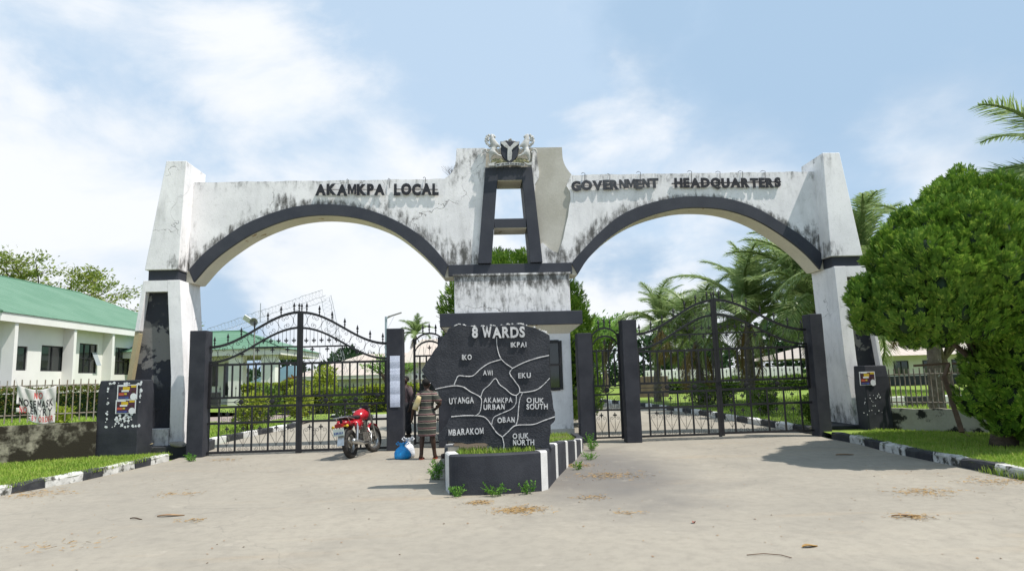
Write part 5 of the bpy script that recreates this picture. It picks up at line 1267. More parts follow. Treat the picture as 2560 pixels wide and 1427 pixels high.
# walls and houses far behind the palms
mb = MB(); mb.box(15.2, 30, 62, 62.3, 0, 1.75); tag(obj('boundary_wall', mb, 'house_wall', bevel=.03), 'long low white wall far behind the palm clump', 'wall')
rb = thing('far_bungalow', 'pale bungalow with dark windows seen through the right fence', 'building', (40, 52, 0))
mb = MB(); mb.box(24, 52, 48, 48.3, .8, 2.3); obj('wall', mb, 'far_wall', rb); mb = MB(); mb.box(24, 52, 47.95, 48.29, .05, .8); obj('plinth', mb, 'plinth_dark', rb)
for x in (25.0, 27.4, 30.2, 32.4, 34.6, 36.8): win(rb, x, x+1.1, 48, 0, .9, 1.9, 'y', nv=2)
mb = MB(); V = [(23, 47, 2.28), (53, 47, 2.28), (53, 58, 2.28), (23, 58, 2.28), (27, 52, 3.6), (49, 52, 3.6)]; mb.add(V, [(0, 1, 5, 4), (1, 2, 5), (2, 3, 4, 5), (3, 0, 4)]); obj('roof', mb, 'roof_pink', rb)
mb = MB(); mb.box(8.7, 11.3, 40.5, 40.75, .0, 1.35); tag(obj('block_wall', mb, 'block_brown', bevel=.03), 'short brown block wall behind the right gate', 'wall')
# street lamp, loudspeaker pole, collapsed mast
lp = thing('street_lamp', 'pale blue street lamp pole with a long angled arm behind the left gate', 'street lamp', (-5.08, 36, 0))
mb = MB(); mb.tube([(-5.08, 36, 0), (-5.08, 36, 4.95)], .065, 8); obj('pole', mb, 'pole_blue', lp)
mb = MB(); mb.tube([(-5.08, 36, 4.85), (-4.75, 36, 5.0)], .04, 6); obj('arm', mb, 'pole_blue', lp); mb = MB(); mb.tube([(-5.05, 36, 4.2), (-4.65, 36, 4.95)], .008, 4); obj('stay', mb, 'pole_blue', lp)
mb = MB(); mb.loft([[(-4.98, 35.9, 4.90), (-4.98, 36.1, 4.90), (-4.98, 36.1, 4.96), (-4.98, 35.9, 4.96)], [(-4.25, 35.88, 5.12), (-4.25, 36.12, 5.12), (-4.25, 36.12, 5.17), (-4.25, 35.88, 5.17)]]); obj('solar_head', mb, 'speaker_grey', lp)
hp = thing('loudspeaker_pole', 'thin pole with a horn loudspeaker and pale floodlight above the green porch roof', 'loudspeaker', (-13.3, 40, 0))
mb = MB(); mb.tube([(-13.35, 40, 0), (-13.35, 40, 5.4)], .04, 6); obj('pole', mb, 'speaker_grey', hp)
mb = MB(); mb.lathe([(.05, 0), (.07, .12), (.16, .28), (.25, .34), (.24, .35), (.03, .2)], 14, Matrix.Translation((-13.3, 40, 5.22))@Matrix.Rotation(R(100), 4, 'X')@Matrix.Rotation(R(0), 4, 'Z')); obj('horn', mb, 'speaker_grey', hp)
mb = MB(); mb.box(-.28, .28, -.03, .03, -.18, .18, Matrix.Translation((-13.75, 40, 5.35))@Euler((R(40), R(35), R(10))).to_matrix().to_4x4()); obj('floodlight', mb, 'paper_white', hp)
ms = thing('lattice_mast', 'buckled steel lattice mast folded over above the green porch roof', 'mast', (-11.8, 60, -.1))
def lattice(A, B, w0, w1, n):
    A = np.array(A, float); B = np.array(B, float); d = (B-A)/np.linalg.norm(B-A); a = np.cross(d, [0, 1, 0]); a /= np.linalg.norm(a); c_ = np.cross(d, a)
    off = [np.array(a*math.cos(q)+c_*math.sin(q)) for q in (0.4, 2.5, 4.6)]
    pts = [[A+(B-A)*k/n+o*(w0+(w1-w0)*k/n) for o in off] for k in range(n+1)]
    for j in range(3):
        mb = MB(); mb.tube([tuple(p_[j]+rng.normal(0, .03, 3)) for p_ in pts], .022, 4); obj('chord', mb, 'mast_metal', ms)
    mb = MB()
    for k in range(n):
        for j in range(3): mb.tube([tuple(pts[k][j]), tuple(pts[k+1][(j+1) % 3])], .008, 3)
    obj('lacing', mb, 'mast_metal', ms)['kind'] = 'stuff'
lattice(aty(872, 1000, 60), aty(818, 742, 60), .55, .55, 26); lattice(aty(812, 738, 60), aty(525, 835, 60), .6, .55, 34)
mb = MB(); q = aty(651, 780, 60); mb.tube([(q[0], 60, q[2]-.9), (q[0], 60, q[2]+.8)], .04, 4); mb.tube([(q[0], 60, q[2]+.2), (q[0]+.4, 60, q[2]-.5)], .02, 4); obj('stub_antenna', mb, 'mast_metal', ms)

# ------------------------------------------------------------------ hedges, bushes, far trees
def bush(loc, r, n, size, material, label, name='bush', cat='bush', group=None, seed=1, stem=True, lumps=7):
    t = thing(name, label, cat, loc, 0, group); rs = np.random.default_rng(seed); bl = [(0, 0, r[2]*1.0, r[0]*.75, r[1]*.75, r[2]*.85)]
    for i in range(lumps):
        a = rs.uniform(0, 6.28); q = rs.uniform(.35, .7); bl.append((r[0]*q*math.cos(a), r[1]*q*math.sin(a), r[2]*rs.uniform(.55, 1.5), r[0]*.42, r[1]*.42, r[2]*.42))
    P, D = blob_points(bl, n, seed, .6); P = P[P[:, 2] > .02]; D = D[:len(P)]
    P, D = blob_points(bl, n, seed, .6); k = P[:, 2] > .02; P, D = P[k], D[k]
    leaves('foliage', P, D*.7+[0, 0, .45], size, material, t, seed=seed, local=True)
    if stem:
        mb = MB()
        for i in range(5): a = i*1.3; mb.tube([(.06*math.cos(a), .06*math.sin(a), -.02), (r[0]*.3*math.cos(a), r[1]*.3*math.sin(a), r[2]*.7)], [.025, .012], 5); 
        o = obj('stem', mb, 'trunk', t, local=True); o['kind'] = 'stuff'
    return t
def hedge(x0, x1, y0, y1, z0, z1, n, size, material, label, seed, cat='hedge', wav=.12):
    rs = np.random.default_rng(seed); t = thing('hedge', label, cat, ((x0+x1)/2, (y0+y1)/2, z0)); c_ = np.array([(x0+x1)/2, (y0+y1)/2, z0])
    X = rs.uniform(x0, x1, n); Y = rs.uniform(y0, y1, n); Zt = z1+wav*np.sin(X*2.1)*np.sin(X*.9+1)+rs.normal(0, .03, n); Z = z0+(Zt-z0)*rs.uniform(0, 1, n)**.6
    f = rs.random(n) < .5; Y = np.where(f, y0+rs.exponential(.06, n), Y); Z = np.where(f, Z, Zt-rs.exponential(.06, n))
    leaves('foliage', np.c_[X, Y, Z]-c_, np.c_[np.zeros(n), -np.where(f, .8, .2), np.where(f, .35, .8)], size, material, t, seed=seed, local=True)
    mb = MB(); mb.box(x0+.1-c_[0], x1-.1-c_[0], y0+.12-c_[1], y1-.1-c_[1], 0, z1-.18-z0); obj('hedge_shade_core', mb, 'shade_core', t, local=True); return t  # box inside the leaves, its dark colour stands in for inner shade
hedge(-24, -11.5, 26.6, 27.8, .45, 1.62, 9000, .12, 'hedge_leaf', 'trimmed hedge with red and orange tips behind the left railing', 21, wav=.05)
hedge(-12.3, -9.3, 35, 36.6, .1, 1.5, 5500, .16, 'croton_leaf', 'tall yellow green hedge beside the porch columns', 22)
hedge(-9.4, -3.2, 33.6, 35.2, .0, 1.2, 7000, .16, 'croton_leaf', 'yellow green hedge in front of the cream building, behind the left gate', 23)
bush((-7.35, 21.8, .12), (.55, .55, .62), 1500, .13, 'croton_leaf', 'round yellow green shrub on the lawn behind the left leaf of the left gate', seed=31)
bush((-7.9, 25.2, .12), (.6, .6, .75), 1500, .14, 'bush_leaf', 'darker green shrub standing behind the round yellow shrub', seed=32)
bush((-7.25, 27.3, .1), (.6, .6, .7), 1800, .15, 'croton_leaf', 'wide yellow green shrub in the middle of the left gate view', seed=33)
bush((-5.6, 28.2, .0), (.6, .6, .7), 1500, .14, 'bush_leaf', 'dark green shrub behind the right leaf of the left gate', seed=34)
bush((-10.5, 38, .1), (.6, .6, 1.0), 1500, .17, 'orange_leaf', 'orange leaved shrub beside the porch columns', seed=35)
bush((-9.0, 39, .0), (.95, .9, 1.35), 2200, .2, 'croton_leaf', 'taller bright yellow green shrub in front of the pink roof', seed=36)
bush((-12.6, 20.6, .3), (.45, .45, .45), 900, .12, 'croton_leaf', 'small yellow green shrub half hidden by the left gate post', seed=37)
gz = 'rounded shrubs along the right drive kerb'
for x, y, r, lb, sd in ((9.0, 27.5, .55, 'left of two small clipped shrubs behind the left leaf of the right gate', 41), (9.9, 27.3, .55, 'right of two small clipped shrubs behind the left leaf of the right gate', 42), (9.1, 21.6, .5, 'upright shrub beside the meeting stiles of the right gate', 43), (8.9, 17.9, .46, 'left of the paired dark shrubs behind the right leaf of the right gate', 44), (9.75, 18.2, .56, 'right of the paired dark shrubs, beside the right black gate post', 45)):
    bush((x, y, .1), (r, r, r*.95), 1700, .1, 'bush_leaf', lb, group=gz, seed=sd)
hedge(10, 24, 45, 46.5, .1, .95, 5000, .22, 'bush_leaf', 'low trimmed hedge across the far lawn behind the palms', 25)

def feather_tree(base, hgt, spread, label, seed, nb=9, leaf='thin_leaf', lsize=.3, nl=900, flat=.35):
    """open tree with ascending limbs and thin layered foliage"""
    rs = random.Random(seed); t = thing('tree', label, 'tree', base); mb = MB(); P = []; D = []
    fork = hgt*.38; mb.tube([(0, 0, -.1), (.1, 0, fork*.5), (0, 0, fork)], [.3, .22, .18], 8)
    for i in range(nb):
        a = i*2.4+rs.uniform(-.3, .3); q = rs.uniform(.55, 1); ex, ey_, ez = spread*q*math.cos(a), spread*q*math.sin(a), fork+(hgt-fork)*rs.uniform(.55, 1)*(1.15-.35*q)
        pts = [(0, 0, fork*.9), (ex*.3, ey_*.3, fork+(ez-fork)*.5), (ex*.65, ey_*.65, fork+(ez-fork)*.82), (ex, ey_, ez)]
        mb.tube(pts, [.12, .08, .05, .015], 5)
        for k in range(9):
            s = rs.uniform(.35, 1); c_ = np.array([np.interp(s, [0, .33, .66, 1], [p_[j] for p_ in pts]) for j in range(3)])
            b2 = rs.uniform(0, 6.28); l = spread*rs.uniform(.14, .34); e = c_+np.array([l*math.cos(b2), l*math.sin(b2), l*rs.uniform(.0, .7)])
            mb.tube([tuple(c_), tuple((c_+e)/2+[0, 0, .05*l]), tuple(e)], [.025, .016, .006], 3)
            for _ in range(max(1, int(nl/nb/9*1.0))):
                w_ = rs.uniform(.2, 1.08); P.append(c_+(e-c_)*w_+np.array([rs.gauss(0, .16*l+.1), rs.gauss(0, .16*l+.1), rs.gauss(0, .07*l+.05)])); D.append((e-c_)/l+np.array([0, 0, .1]))
    obj('trunk', mb, 'trunk', t, local=True); leaves('crown', P, D, lsize, leaf, t, seed=seed, aspect=.35, jitter=.5, local=True); return t
feather_tree((-37, 58, 0), 13.0, 7.0, 'wide open crowned tree with thin yellow green leaves behind the green roof', 3, nb=17, nl=7500, lsize=.34)
feather_tree((-29.5, 62, 0), 10.2, 4.2, 'sparser tree beside the left pillar, beyond the green roof', 4, nb=12, nl=2600, lsize=.3)
feather_tree((6.2, 44, 0), 5.9, 2.6, 'pale green layered tree behind the narrow right gate', 6, nb=12, leaf='pale_leaf', lsize=.34, nl=4200)
feather_tree((9.5, 52, 0), 6.0, 3.2, 'pale green tree left of the lone palm', 7, nb=10, leaf='pale_leaf', lsize=.36, nl=3200)
feather_tree((-6.3, 46, -.3), 3.9, 1.7, 'thin young tree with layered twigs in front of the cream building', 8, nb=9, leaf='pale_leaf', lsize=.2, nl=1500)
feather_tree((25.5, 36, 0), 5.2, 4, 'green tree in front of the far bungalow, seen through the right fence', 9, nb=14, leaf='pale_leaf', lsize=.4, nl=4000)
def forest(name, x0, x1, y, h, n, label, seed):
    rs = np.random.default_rng(seed); bl = [(rs.uniform(x0, x1), y+rs.uniform(-3, 3), rs.uniform(.2, .8)*h, rs.uniform(1.5, 3), 2, rs.uniform(.25, .4)*h) for _ in range(int((x1-x0)/1.6))]
    P, D = blob_points(bl, n, seed, .7); o = leaves(name, P, D+[0, 0, .3], .8, 'dark_leaf', seed=seed); return tag(o, label, 'trees', kind='stuff')
forest('tree_line', -30, -6, 85, 4.6, 9000, 'dark far trees behind the pink roofed building', 51)
forest('tree_line', 5, 75, 70, 6.0, 16000, 'dark far trees behind the palms', 52)
forest('tree_line', -120, -45, 95, 7, 9000, 'far trees left of the green roofed building', 53)

# ------------------------------------------------------------------ grass
tag(grass('grass', [(-7.36, 11.0), (-6.96, 12.6), (-6.84, 14.0), (-6.80, 15.3), (-8.1, 15.2), (-10.8, 13.75), (-9.6, 9.8)], .112, 26000, .075, 1), 'short bright green grass on the left verge', 'grass', kind='stuff')
tag(grass('grass', [(7.44, 9.0), (7.50, 10.8), (7.62, 12.4), (7.86, 14.4), (9.2, 15.5), (10.2, 14.4), (12.5, 11.6), (11, 8.4)], .112, 30000, .07, 2), 'short bright green grass on the right verge', 'grass', kind='stuff')
tag(grass('grass', [(-.40, 9.9), (-.3, 9.63), (.35, 9.62), (.70, 9.74), (.95, 10.6), (1.3, 11.9), (1.95, 14.6), (1.95, 15.8), (1.0, 15.8), (.6, 10.4), (-.4, 10.2)], .5, 9000, .10, 3, fz=lambda x, y: htop(y)-.045), 'yellowish grass growing in the island planter', 'grass', kind='stuff')
tag(grass('grass', [(-7.35, 17.6), (-7.3, 21), (-7.05, 26.3), (-24, 26.3), (-20, 17.6)], .1, 26000, .11, 4, fz=zleft, wid=.012), 'lawn grass inside the left gate', 'grass', kind='stuff')
tag(grass('grass', [(8.15, 16.6), (8.1, 30), (25, 40), (25, 16.2)], .1, 30000, .11, 5, wid=.012), 'lawn grass inside the right gate', 'grass', kind='stuff')
tag(grass('dry_grass', [(7.3, 9.9), (7.3, 8.7), (8.1, 7.9), (7.7, 9.0)], .0, 900, .12, 6), 'grass tufts spilling over the kerb at the right edge', 'grass', kind='stuff')
def weed(loc, n, h, label, seed, spread=.12, material='weed_leaf', size=.06, group=None):
    rs = random.Random(seed); t = thing('weed', label, 'weed', loc, 0, group); mb = MB(); P = []; D = []
    for i in range(n):
        a = rs.uniform(0, 6.28); l = h*rs.uniform(.5, 1.1); e = np.array([spread*math.cos(a)*rs.uniform(.3, 1), spread*math.sin(a)*rs.uniform(.3, 1), l]); b0 = e*[.3, .3, 0]
        mb.tube([tuple(b0), tuple((b0+e)/2+[0, 0, .02]), tuple(e)], .0028, 3)
        for k in range(7): q = rs.uniform(.15, 1); P.append(b0+(e-b0)*q); D.append((math.cos(rs.uniform(0, 6.28)), math.sin(rs.uniform(0, 6.28)), .5))
    o = obj('stems', mb, material, t, local=True); o['kind'] = 'stuff'; leaves('leaves', P, D, size, material, t, seed=seed, local=True); return t
for i, (x, y, n, h, sp_, lb) in enumerate([(-.36, 9.36, 22, .22, .16, 'leafy weed at the left foot of the island front wall'), (.15, 9.34, 26, .20, .26, 'broad low weed at the middle foot of the island front wall'), (.58, 9.40, 20, .24, .15, 'leafy weed at the foot of the wall near the white corner'), (-.75, 11.0, 30, .28, .18, 'tall weeds against the shaded left side of the island'), (-.78, 11.9, 34, .30, .2, 'weeds against the left side of the island near the woman'), (1.58, 11.55, 16, .18, .14, 'bright tuft at the right side of the island'), (2.28, 14.3, 30, .30, .22, 'weeds where the island wall ends beside the short post'), (2.42, 15.5, 20, .35, .15, 'weed at the foot of the short black post'), (2.0, 12.8, 22, .2, .25, 'low weeds along the right side of the island'), (-6.2, 14.85, 26, .17, .2, 'weed clump at the end of the left kerb'), (-6.5, 15.4, 12, .15, .1, 'small weed at the foot of the left gate post')]):
    weed((x, y, 0), int(n*.75), h*.72, lb, 60+i, sp_*.9, size=.045)
# rubble by the left pillar
for i, (x, y, z, sx, sy, sz, rz, lb, m_) in enumerate([(-8.0, 15.6, .33, .30, .10, .035, .1, 'flat pale slab leaning on the rubble at the left pillar foot', 'rock'), (-7.62, 15.62, .33, .20, .12, .03, .7, 'tilted tan slab at the left pillar foot', 'render_tan'), (-8.15, 15.55, .27, .12, .09, .07, .3, 'white broken lump at the left pillar foot', 'crest_white'), (-6.95, 15.86, .30, .22, .16, .06, .0, 'grey stone slab beside the left gate post', 'rock')]):
    mb = MB(); P = []
    mb.ball((0, 0, 0), (sx, sy, sz), 8, 5, jit=.5); o = obj('rubble', mb, m_, None, loc=(x, y, z-.02), bevel=0); o.rotation_euler = (random.uniform(-.15, .15), random.uniform(-.15, .15), rz); tag(o, lb, 'rubble', 'rubble at the left pillar')
# timber prop against the right fence
tp = thing('timber_prop', 'rough brown timber T-shaped prop leaning on the right fence', 'timber', (10.1, 13.9, .1))
def plank(p0, p1, w_, d_, nm='plank'):
    p0, p1 = Vector(p0), Vector(p1); v = p1-p0; M_ = Matrix.Translation(p0)@v.to_track_quat('Z', 'Y').to_matrix().to_4x4(); mb = MB(); mb.box(-w_/2, w_/2, -d_/2, d_/2, 0, v.length, M_); obj(nm, mb, 'timber', tp)
a, b_, c_, d_ = [Vector(aty(*q)) for q in [(2284, 914, 14.6), (2375, 908, 14.1), (2440, 914, 13.4), (2405, 1080, 13.1)]]
plank(a, b_, .06, .05); plank(b_+Vector((.02, -.06, 0)), c_, .06, .05); plank(Vector(aty(2372, 910, 13.95)), Vector(aty(2358, 950, 13.85)), .07, .04); plank(Vector(aty(2360, 940, 13.8)), d_, .09, .04); 
plank(atz(2398, 1073, .12), atz(2425, 1092, .13), .05, .03); 

# ------------------------------------------------------------------ motorcycle (local: x forward, y left, z up)
rp = atz(880, 1143); 
mc = thing('motorcycle', 'red motorcycle parked on the drive in front of the left gate', 'motorcycle', (rp[0]+.02, rp[1]-.15, 0), 0)
mc.rotation_euler = Euler((R(-7), 0, R(75)), 'XYZ')
WBASE = 1.13
def wheel(x, rad, tyre, name, steer=0):
    wq = bpy.data.objects.new(name, None); 
    rot = Matrix.Translation((x, 0, rad))@Matrix.Rotation(steer, 4, 'Z')@Matrix.Rotation(R(90), 4, 'X')
    mb = MB(); pr = [(rad-tyre*1.15, -tyre*.55), (rad-tyre*.45, -tyre*.62), (rad-tyre*.1, -tyre*.4), (rad, 0), (rad-tyre*.1, tyre*.4), (rad-tyre*.45, tyre*.62), (rad-tyre*1.15, tyre*.55), (rad-tyre*1.15, -tyre*.55)]
    n = 28; V = [(r*math.cos(2*math.pi*j/n), r*math.sin(2*math.pi*j/n), z) for r, z in pr for j in range(n)]
    mb.add(V, [(i*n+j, i*n+(j+1) % n, (i+1)*n+(j+1) % n, (i+1)*n+j) for i in range(len(pr)-1) for j in range(n)], rot); ty = obj(name, mb, 'rubber', mc, local=True, smooth=True)
    mb = MB(); ri = rad-tyre*1.12; pr = [(ri, -.03), (ri-.03, -.022), (ri-.03, .022), (ri, .03), (ri+.004, 0), (ri, -.03)]
    V = [(r*math.cos(2*math.pi*j/n), r*math.sin(2*math.pi*j/n), z) for r, z in pr for j in range(n)]
    mb.add(V, [(i*n+j, i*n+(j+1) % n, (i+1)*n+(j+1) % n, (i+1)*n+j) for i in range(len(pr)-1) for j in range(n)], rot); obj('rim', mb, 'chrome', ty, local=True)
    mb = MB()
    for k in range(5):
        a = 2*math.pi*k/5
        for o_ in (-.13, .13): mb.tube([(.03*math.cos(a+o_*2), .03*math.sin(a+o_*2), 0), ((ri-.02)*math.cos(a+o_), (ri-.02)*math.sin(a+o_), 0)], .009, 4, rot)
    mb.lathe([(.001, -.05), (.055, -.045), (.06, 0), (.055, .045), (.001, .05)], 12, rot); obj('spokes', mb, 'engine_alu', ty, local=True)
    return ty
wheel(0, .30, .095, 'rear_wheel'); wheel(WBASE, .30, .075, 'front_wheel', R(-12))
def mp(name, mb, m_, parent=mc, **kw): return obj(name, mb, m_, parent, local=True, **kw)
def ell(c_, rx, ry, n=12): return [(c_[0], c_[1]+rx*math.cos(2*math.pi*k/n), c_[2]+ry*math.sin(2*math.pi*k/n)) for k in range(n)]
mp('fuel_tank', MB().loft([ell((.42, 0, .80), .05, .04), ell((.46, 0, .82), .11, .09), ell((.56, 0, .85), .145, .125), ell((.68, 0, .86), .155, .135), ell((.78, 0, .845), .14, .115), ell((.86, 0, .82), .09, .07), ell((.88, 0, .81), .04, .03)]), 'bike_red', smooth=True)
mb = MB(); mb.box(.55, .66, .10, .135, .93, .955); mp('tank_sticker', mb, 'paper_white')
mb = MB(); mb.lathe([(.035, 0), (.035, .02), (.001, .022)], 12, Matrix.Translation((.68, 0, .99))); mp('fuel_cap', mb, 'chrome')
mp('seat', MB().loft([ell((-.22, 0, .83), .09, .035), ell((-.1, 0, .84), .12, .05), ell((.1, 0, .82), .13, .055), ell((.3, 0, .80), .12, .05), ell((.46, 0, .83), .09, .04)]), 'bike_black', smooth=True)
for s in (-1, 1):
    mp('side_panel', MB().loft([[(.05, s*.12, .60), (.05, s*.15, .70), (.05, s*.12, .78)], [(.25, s*.13, .55), (.25, s*.165, .67), (.25, s*.13, .77)], [(.42, s*.12, .58), (.42, s*.15, .68), (.42, s*.12, .77)]]), 'bike_red', smooth=True)
    mp('tail_fairing', MB().loft([[(-.34, s*.05, .70), (-.34, s*.09, .75), (-.34, s*.05, .80)], [(-.1, s*.09, .66), (-.1, s*.13, .73), (-.1, s*.09, .79)], [(.1, s*.11, .66), (.1, s*.14, .73), (.1, s*.11, .79)]]), 'bike_red', smooth=True)
    mb = MB(); mb.tube([(.02, s*.15, .31), (.13, s*.15, .70)], .022, 8); mb.tube([(.03, s*.15, .36), (.12, s*.15, .64)], .034, 8); mp('shock_absorber', mb, 'chrome')
    mb = MB(); mb.tube([(0, s*.10, .30), (.42, s*.09, .36)], .02, 6); mp('swing_arm', mb, 'bike_black')
    mb = MB(); mb.tube([(WBASE, s*.085, .30), (WBASE-.13, s*.085, .66), (WBASE-.22, s*.085, .93)], [.026, .026, .02], 8); mp('fork_leg', mb, 'chrome')
    mb = MB(); mb.tube([(.86, s*.07, .98), (.82, s*.2, 1.03), (.72, s*.36, 1.05)], .012, 6); mb.tube([(.76, s*.27, 1.045), (.70, s*.39, 1.05)], .019, 8); mp('handlebar', mb, 'bike_black')
    mb = MB(); mb.tube([(.78, s*.28, 1.05), (.76, s*.33, 1.16), (.77, s*.36, 1.2)], .006, 5); mr = mp('mirror', mb, 'bike_black'); mb = MB(); mb.ball((.77, s*.39, 1.22), (.02, .06, .045), 9, 6); mp('mirror_head', mb, 'bike_black', mr)
    mb = MB(); mb.tube([(-.34, s*.06, .68), (-.36, s*.14, .68)], .012, 6); mb.ball((-.36, s*.16, .68), (.035, .03, .03), 8, 6); mp('indicator', mb, 'print_yellow')
    mb = MB(); mb.tube([(.36, s*.09, .28), (.38, s*.25, .28)], .012, 6); mp('footpeg', mb, 'bike_black')
mb = MB(); mb.tube([(.38, 0, .78), (.9, 0, .88), (.93, 0, .70)], .03, 6); mb.tube([(.93, 0, .72), (.80, 0, .42), (.45, 0, .30), (.36, 0, .55), (.38, 0, .78)], .022, 6); mb.tube([(.38, 0, .78), (-.3, 0, .78)], .03, 6); mp('frame', mb, 'bike_black')
mb = MB(); mb.box(.42, .74, -.12, .12, .28, .48); mb.lathe([(.001, -.15), (.09, -.15), (.10, -.1), (.10, .12), (.001, .13)], 14, Matrix.Translation((.52, 0, .38))@Matrix.Rotation(R(90), 4, 'X'))
for k in range(5): mb.box(.64, .82, -.075, .075, .50+k*.035, .515+k*.035)
mb.box(.67, .79, -.06, .06, .46, .70); mp('engine', mb, 'engine_alu', bevel=.01)
mb = MB(); mb.tube([(.80, -.05, .58), (.86, -.1, .42), (.72, -.15, .26), (.4, -.16, .25), (.25, -.17, .27)], .019, 8); mb.tube([(.28, -.17, .265), (.2, -.175, .28), (-.22, -.19, .36), (-.25, -.19, .365)], [.03, .048, .052, .03], 12); mp('exhaust', mb, 'chrome', smooth=True)
V = []; n = 12
mp('front_fender', MB().loft([[(WBASE+.335*math.cos(a)-.0, -.055, .30+.335*math.sin(a)), (WBASE+.352*math.cos(a), 0, .30+.352*math.sin(a)), (WBASE+.335*math.cos(a), .055, .30+.335*math.sin(a)), (WBASE+.33*math.cos(a), 0, .30+.33*math.sin(a))] for a in np.linspace(.35, 2.75, n)]), 'bike_red', smooth=True)
mp('rear_mudguard', MB().loft([[(.34*math.cos(a), -.07, .31+.34*math.sin(a)), (.36*math.cos(a), 0, .31+.36*math.sin(a)), (.34*math.cos(a), .07, .31+.34*math.sin(a)), (.335*math.cos(a), 0, .31+.335*math.sin(a))] for a in np.linspace(1.2, 2.85, n)]), 'bike_black', smooth=True)
mb = MB(); mb.loft([[(-.36, -.07, .50), (-.36, .07, .50), (-.345, .07, .50), (-.345, -.07, .50)], [(-.43, -.075, .30), (-.43, .075, .30), (-.415, .075, .30), (-.415, -.075, .30)]]); mp('mud_flap', mb, 'chrome')
mb = MB(); mb.box(-.455, -.445, -.12, .12, .50, .64); pt = mp('number_plate', mb, 'plate')
mb = MB()
for k, w_ in enumerate((.02, .028, .018, .03, .024, .03)): mb.box(-.459, -.4555, -.098+k*.034, -.098+k*.034+w_*.8, .53, .575); 
o = mp('plate_marks', mb, 'print_blue', pt); o['kind'] = 'stuff'
mb = MB(); mb.box(-.45, -.34, -.08, .08, .66, .74); mp('tail_light', mb, 'lens_red', bevel=.015); mb = MB(); mb.tube([(-.35, 0, .68), (-.44, 0, .60)], .012, 5); mp('plate_bracket', mb, 'bike_black')
mb = MB()
for s in (-1, 1): mb.tube([(.05, s*.13, .80), (-.22, s*.13, .85), (-.38, s*.12, .86), (-.41, 0, .86)], .012, 6); mb.tube([(-.15, s*.13, .74), (-.25, s*.13, .85)], .01, 5)
for x in (-.22, -.29, -.36): mb.tube([(x, -.13, .857), (x, .13, .857)], .009, 5)
mp('rear_rack', mb, 'chrome')
mb = MB(); mb.lathe([(.001, 0), (.09, 0), (.095, .05), (.06, .12), (.001, .13)], 14, Matrix.Translation((.95, 0, .92))@Matrix.Rotation(R(-90), 4, 'Y')@Matrix.Rotation(math.pi, 4, 'X')); mp('headlight', mb, 'bike_black', smooth=True)
mb = MB(); mb.box(.83, .90, -.10, .10, .97, 1.06); mp('dashboard', mb, 'bike_black', bevel=.015)
mb = MB(); mb.tube([(.40, .10, .30), (.34, .26, .02), (.31, .29, .005)], .012, 6); mp('side_stand', mb, 'bike_black')

# ------------------------------------------------------------------ people
def finger_chains(V, E, Rr, iw, hand, d, side, curl):
    """palm and five fingers from wrist index iw; d = direction of hand, side = thumb direction, curl = palm normal"""
    d, side, curl = [np.array(q, float)/np.linalg.norm(q) for q in (d, side, curl)]
    w0 = np.array(V[iw]); pm = w0+d*.05; V.append(tuple(pm)); Rr.append((.032, .016)); E.append((iw, len(V)-1)); ip = len(V)-1
    for k, (o, l) in enumerate(((.028, .072), (.010, .082), (-.009, .076), (-.027, .060))):
        a = pm+d*.035+side*o; b_ = a+d*l*.5+curl*l*.15; c_ = b_+d*l*.35+curl*l*.38; prev = ip
        for q, r in ((a, .0095), (b_, .0085), (c_, .007)): V.append(tuple(q)); Rr.append((r, r)); E.append((prev, len(V)-1)); prev = len(V)-1
    a = w0+d*.02+side*.034; b_ = a+d*.03+side*.015; c_ = b_+d*.025+curl*.012; prev = iw
    for q, r in ((a, .011), (b_, .0095), (c_, .008)): V.append(tuple(q)); Rr.append((r, r)); E.append((prev, len(V)-1)); prev = len(V)-1
def ring(c_, rx, ry, n=16, M=None):
    return [(c_[0]+rx*math.cos(2*math.pi*k/n), c_[1]+ry*math.sin(2*math.pi*k/n), c_[2]) for k in range(n)]
def sleeve(a, b_, r0, r1, n=10):
    a, b_ = np.array(a), np.array(b_); mb = MB(); mb.tube([tuple(a), tuple(a*.6+b_*.4), tuple(b_)], [r0, (r0+r1)/2*1.03, r1], n); return mb
